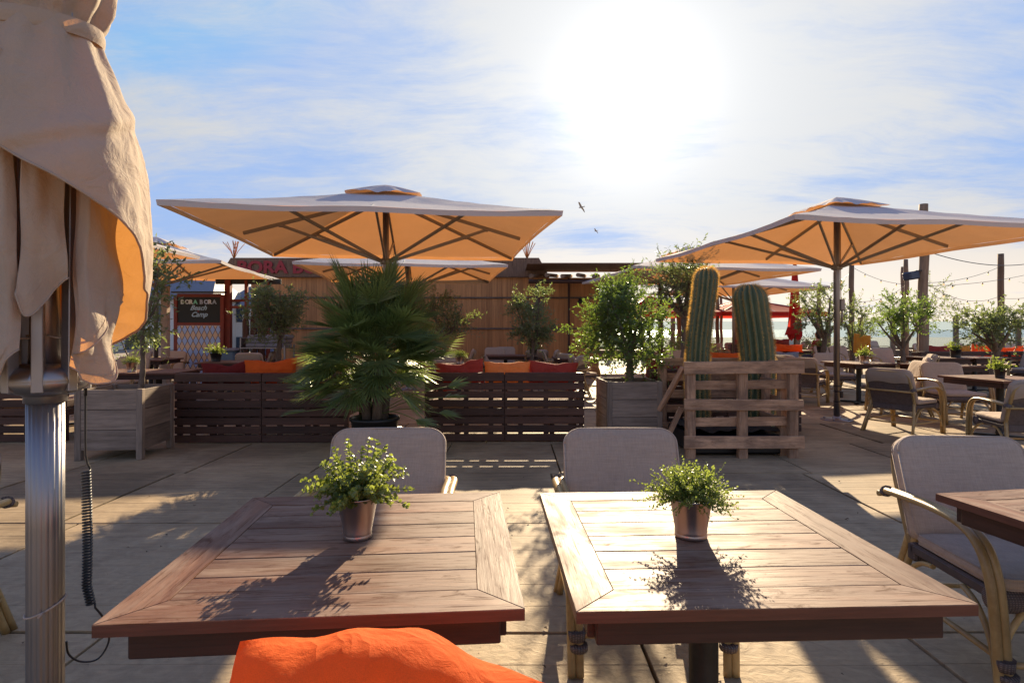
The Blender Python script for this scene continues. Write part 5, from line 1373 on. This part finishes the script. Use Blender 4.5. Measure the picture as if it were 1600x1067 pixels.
# chalkboard with tiled panel
M['board'] = plain('blackboard', (.010, .018, .022), .6, var=.3)
cb = empty('chalkboard_sign', (-7.6, 14.0, 0), 0, 'chalkboard in a red wooden frame lettered with the bar name above blue diamond tiles', 'sign')
mb = MB(); mb.box((0, 0, 1.83), (1.04, .03, .62)); mb.build('board', M['board'], cb)
mb = MB()
for sg in (-1, 1): mb.box((sg * .565, 0, 1.08), (.085, .07, 2.22))
mb.box((0, 0, 2.18), (1.045, .06, .085)); mb.box((0, 0, 1.485), (1.045, .06, .07)); mb.build('frame', M['redpost'], cb)
mb = MB(); mb.box((0, .0, 2.255), (1.3, .14, .04)); mb.build('cap', M['black'], cb)
CO = [(.70, .85, .88), (.70, .78, .84), (.78, .9, .95), (.25, .75, .6), (.45, .55, .75), (.52, .65, .88), (.8, .88, .98), (.4, .52, .66)]
x_ = -.445
for i, ch_ in enumerate('BORABORA'):
    mt = plain('chalk paint', CO[i], .8, var=.1); text(ch_, .140, mt, cb, (x_, -.018, 1.975), 'letter', ext=.002, bold=.006); x_ += .104 + (.045 if i == 3 else 0)
M['chalk'] = plain('blue chalk', (.42, .66, .90), .8, var=.1)
text('Beach', .165, M['chalk'], cb, (-.02, -.018, 1.825), 'lettering', .45, .002, 'CENTER', 1.0, .004); text('&', .07, M['redletter'], cb, (-.02, -.018, 1.775), 'lettering', .2, .002, 'CENTER')
text('Camp', .165, M['chalk'], cb, (.0, -.018, 1.665), 'lettering', .45, .002, 'CENTER', 1.0, .004)
m_, n, p, o = newmat('diamond tiles'); M['tile'] = m_
ob = coord(n, 'Object'); sx = n.n('ShaderNodeSeparateXYZ'); n.put(sx.inputs[0], ob)
u_ = n.m('DIVIDE', sx.outputs[0], .135); v_ = n.m('DIVIDE', sx.outputs[2], .27)
aa = n.m('ADD', u_, v_); bb = n.m('SUBTRACT', u_, v_)
ln = n.m('MAXIMUM', n.rng(n.m('ABSOLUTE', n.m('SUBTRACT', n.m('FRACT', aa), .5)), .42, .47), n.rng(n.m('ABSOLUTE', n.m('SUBTRACT', n.m('FRACT', bb), .5)), .42, .47))
par = n.m('MODULO', n.m('ABSOLUTE', n.m('SUBTRACT', n.m('FLOOR', aa), n.m('FLOOR', bb))), 2.0)
col = n.mix(n.m('GREATER_THAN', par, .5), (.36, .50, .85), (.66, .48, .34)); col = n.mix(ln, col, (.10, .05, .05))
n.put(p.inputs['Base Color'], col); p.inputs['Roughness'].default_value = .35
mb = MB(); mb.box((0, -.005, .73), (1.045, .05, 1.43)); mb.build('tile_panel', M['tile'], cb)
# red posts of the bar and what stands round it
bp = empty('bar_frame', (-6.72, 14.1, 0), 0, 'dark red timber frame of the bar right of the chalkboard', 'bar')
for x_, w_ in ((-.22, .13), (.22, .07), (.75, .07)):
    mb = MB(); mb.box((x_, 0, 1.28), (w_, w_, 2.56)); mb.build('post', M['redpost'], bp)
for z in (2.52, 2.06, 1.9):
    mb = MB(); mb.box((.27, .0, z), (1.22 if z < 2.5 else 1.6, .05, .06 if z < 2.5 else .12)); mb.build('beam', M['redpost'] if z < 2.5 else M['black'], bp)
mb = MB(); mb.box((.5, .25, .95), (.55, .04, 1.9)); mb.build('tile_panel', M['tile'], bp)
for k in range(3):
    o = MB(); o.lathe([(.06, 0), (.075, .2), (.075, 1.55 + .06 * k), (.05, 1.62 + .06 * k), (.02, 1.66 + .06 * k)], 14)
    q = o.build('garden_torch', M['sofa']); q.location = (-6.45 + .17 * k, 13.95 + .05 * k, 0); tag(q, ['dark slim column left of three by the red bar frame', 'dark slim column in the middle of three by the red bar frame', 'dark slim column right of three by the red bar frame'][k], 'column', 'dark slim columns by the bar')
bn = empty('waste_bin', (-6.35, 12.9, 0), 0, 'blue-grey lidded bin right of the tiled panel', 'bin')
M['binblue'] = plain('blue grey plastic', (.10, .16, .22), .5, var=.1)
mb = MB(); mb.box((0, 0, .45), (.50, .5, .86), ch=.04); mb.build('body', M['binblue'], bn); mb = MB(); mb.box((0, 0, .905), (.56, .56, .05), ch=.02); mb.build('lid', M['p_grey'], bn)
sh = empty('cushion_cart', (-5.55, 13.1, 0), 0, 'grey open cart stacked with folded cushions left of the pale tree trunk', 'cart')
mb = MB(); mb.box((0, 0, .94), (1.0, .6, .03)); mb.box((0, 0, .5), (.98, .58, .03))
for sx2 in (-.49, .49):
    for y_ in (-.28, .28): mb.box((sx2, y_, .5), (.035, .035, 1.0))
mb.box((-.49, 0, 1.06), (.03, .58, .22)); mb.build('frame', M['metal'], sh)
for k in range(3):
    c_ = pad(.86, .52, .085, .04, .15, k, 0, 5); xform(c_, Matrix.Translation((.02 * k, .25, 1.00 + .09 * k)) @ Matrix.Rotation(R(90), 4, 'X')); o = c_.build('folded_cushion', M['p_grey'])
    o.location = (-5.52, 13.1, 0); tag(o, ['lowest of the folded grey cushions on the cart', 'middle folded grey cushion on the cart', 'topmost folded grey cushion on the cart'][k], 'cushion', 'folded cushions on the cart')
ps = MB(); ps.box((0, 0, 1.15), (.13, .13, 2.3)); o = ps.build('white_post', M['cushion']); o.location = (-7.55, 12.55, 0); tag(o, 'pale square post left of the chalkboard', 'post')

# houses beyond the bar
M['house'] = plain('white render', (.62, .60, .55), .8, var=.08); M['slate'] = plain('blue slate roof', (.17, .18, .21), .6, var=.2); M['win'] = plain('dark window glass', (.04, .06, .09), .1)
def house(x, y, w, h, lab, roofh=2.0):
    rt_ = empty('house', (x, y, -1.6), 0, lab, 'house', 'houses far behind the bar'); mb = MB(); mb.box((0, 0, h / 2), (w, 6, h), ch=.02); mb.build('wall', M['house'], rt_)
    mb = MB(); a, b_ = w / 2 + .3, 3.4; mb.v = [(-a, -b_, h), (a, -b_, h), (a, b_, h), (-a, b_, h), (-a + 1.4, 0, h + roofh), (a - 1.4, 0, h + roofh)]
    for q in ((0, 1, 5, 4), (2, 3, 4, 5), (1, 2, 5), (3, 0, 4), (3, 2, 1, 0)): mb.face(q)
    mb.build('roof', M['slate'], rt_)
    k = -w / 2 + 1
    while k < w / 2 - .6:
        for z in (1.4, 3.9):
            if z < h - 1: mb = MB(); mb.box((k, -3.0, z + .3), (1.0, .06, 1.3)); mb.build('window', M['win'], rt_)
        k += 2.1
house(-27, 46, 9, 5.2, 'white house with a slate roof seen left above the chalkboard'); house(-35, 52, 7, 5.6, 'white house farthest left behind the bushes'); house(-19.5, 50, 8, 4.9, 'white house partly hidden by the round tree left of the palm')

# ------------------------------------------------------------------ gulls
def gull(px, py, Y, span, bank, lab):
    rt_ = at(px, py, Y); mb = MB()
    mb.lathe([(.0, -.20), (.02, -.19), (.045, -.1), (.06, 0), (.05, .10), (.03, .16), (.032, .20), (.02, .24), (0, .27)], 12, M=Matrix.Rotation(R(90), 3, 'X') @ Matrix.Scale(1, 3))
    o = None; rt2 = empty('gull', tuple(rt_), R(70), lab, 'gull', 'gulls in the sky'); mb.build('body', M['gull'], rt2)
    for sg in (-1, 1):
        wv_ = MB()
        def wf(u, v, sg=sg):
            s_ = u; ch_ = .16 * (1 - s_) ** .5 + .02; return Vector((sg * (.03 + s_ * span / 2), (v - .5) * ch_ - .10 * max(0, s_ - .45) * 1.2 + .03 * s_, .10 * sin(s_ * 2.4) * 1.5 - .12 * s_ * s_ + .008 * (1 - (2 * v - 1) ** 2)))
        wv_.grid(wf, 12, 4); wv_.grid(lambda u, v: wf(u, v) - Vector((0, 0, .006 + .02 * (1 - u) * (1 - (2 * v - 1) ** 2))), 12, 4, flip=True); wv_.build('wing', M['gull'], rt2)
    mb = MB(); mb.grid(lambda u, v: Vector(((u - .5) * (.04 + .10 * v), -.18 - .12 * v, 0)), 4, 3); mb.build('tail', M['gull'], rt2)
    rt2.rotation_euler = (R(-8), R(bank), R(60))
M['gull'] = plain('gull plumage', (.30, .28, .27), .7, var=.3)
gull(908, 324, 45, 1.3, 26, 'larger gull flying right of the wide umbrella tip'); gull(931, 361, 75, 1.3, 20, 'tiny distant gull below the larger one')

# dry leaves and grit blown about the deck
mb = MB(); rr = random.Random(77)
for i in range(420):
    x_, y_ = rr.uniform(-3.2, 3.6), rr.uniform(1.3, 6.8)
    if rr.random() < .6: x_, y_ = x_ * .9, 1.4 + (y_ - 1.3) * .55
    L = rr.uniform(.008, .028) if rr.random() < .4 else rr.uniform(.003, .008)
    dv = Vector((rr.uniform(-1, 1), rr.uniform(-1, 1), .12)); leaf(mb, Vector((x_, y_, .006)), dv, Vector((0, 0, 1)) + rvec(rr) * .3, L, L * rr.uniform(.3, .8), rr.random(), fold=.3)
M['litter'] = plain('dry litter', (.12, .075, .04), .9, var=.5)
tag(mb.build('litter', M['litter']), 'small dry leaves and grit blown over the deck', 'litter', kind='stuff')
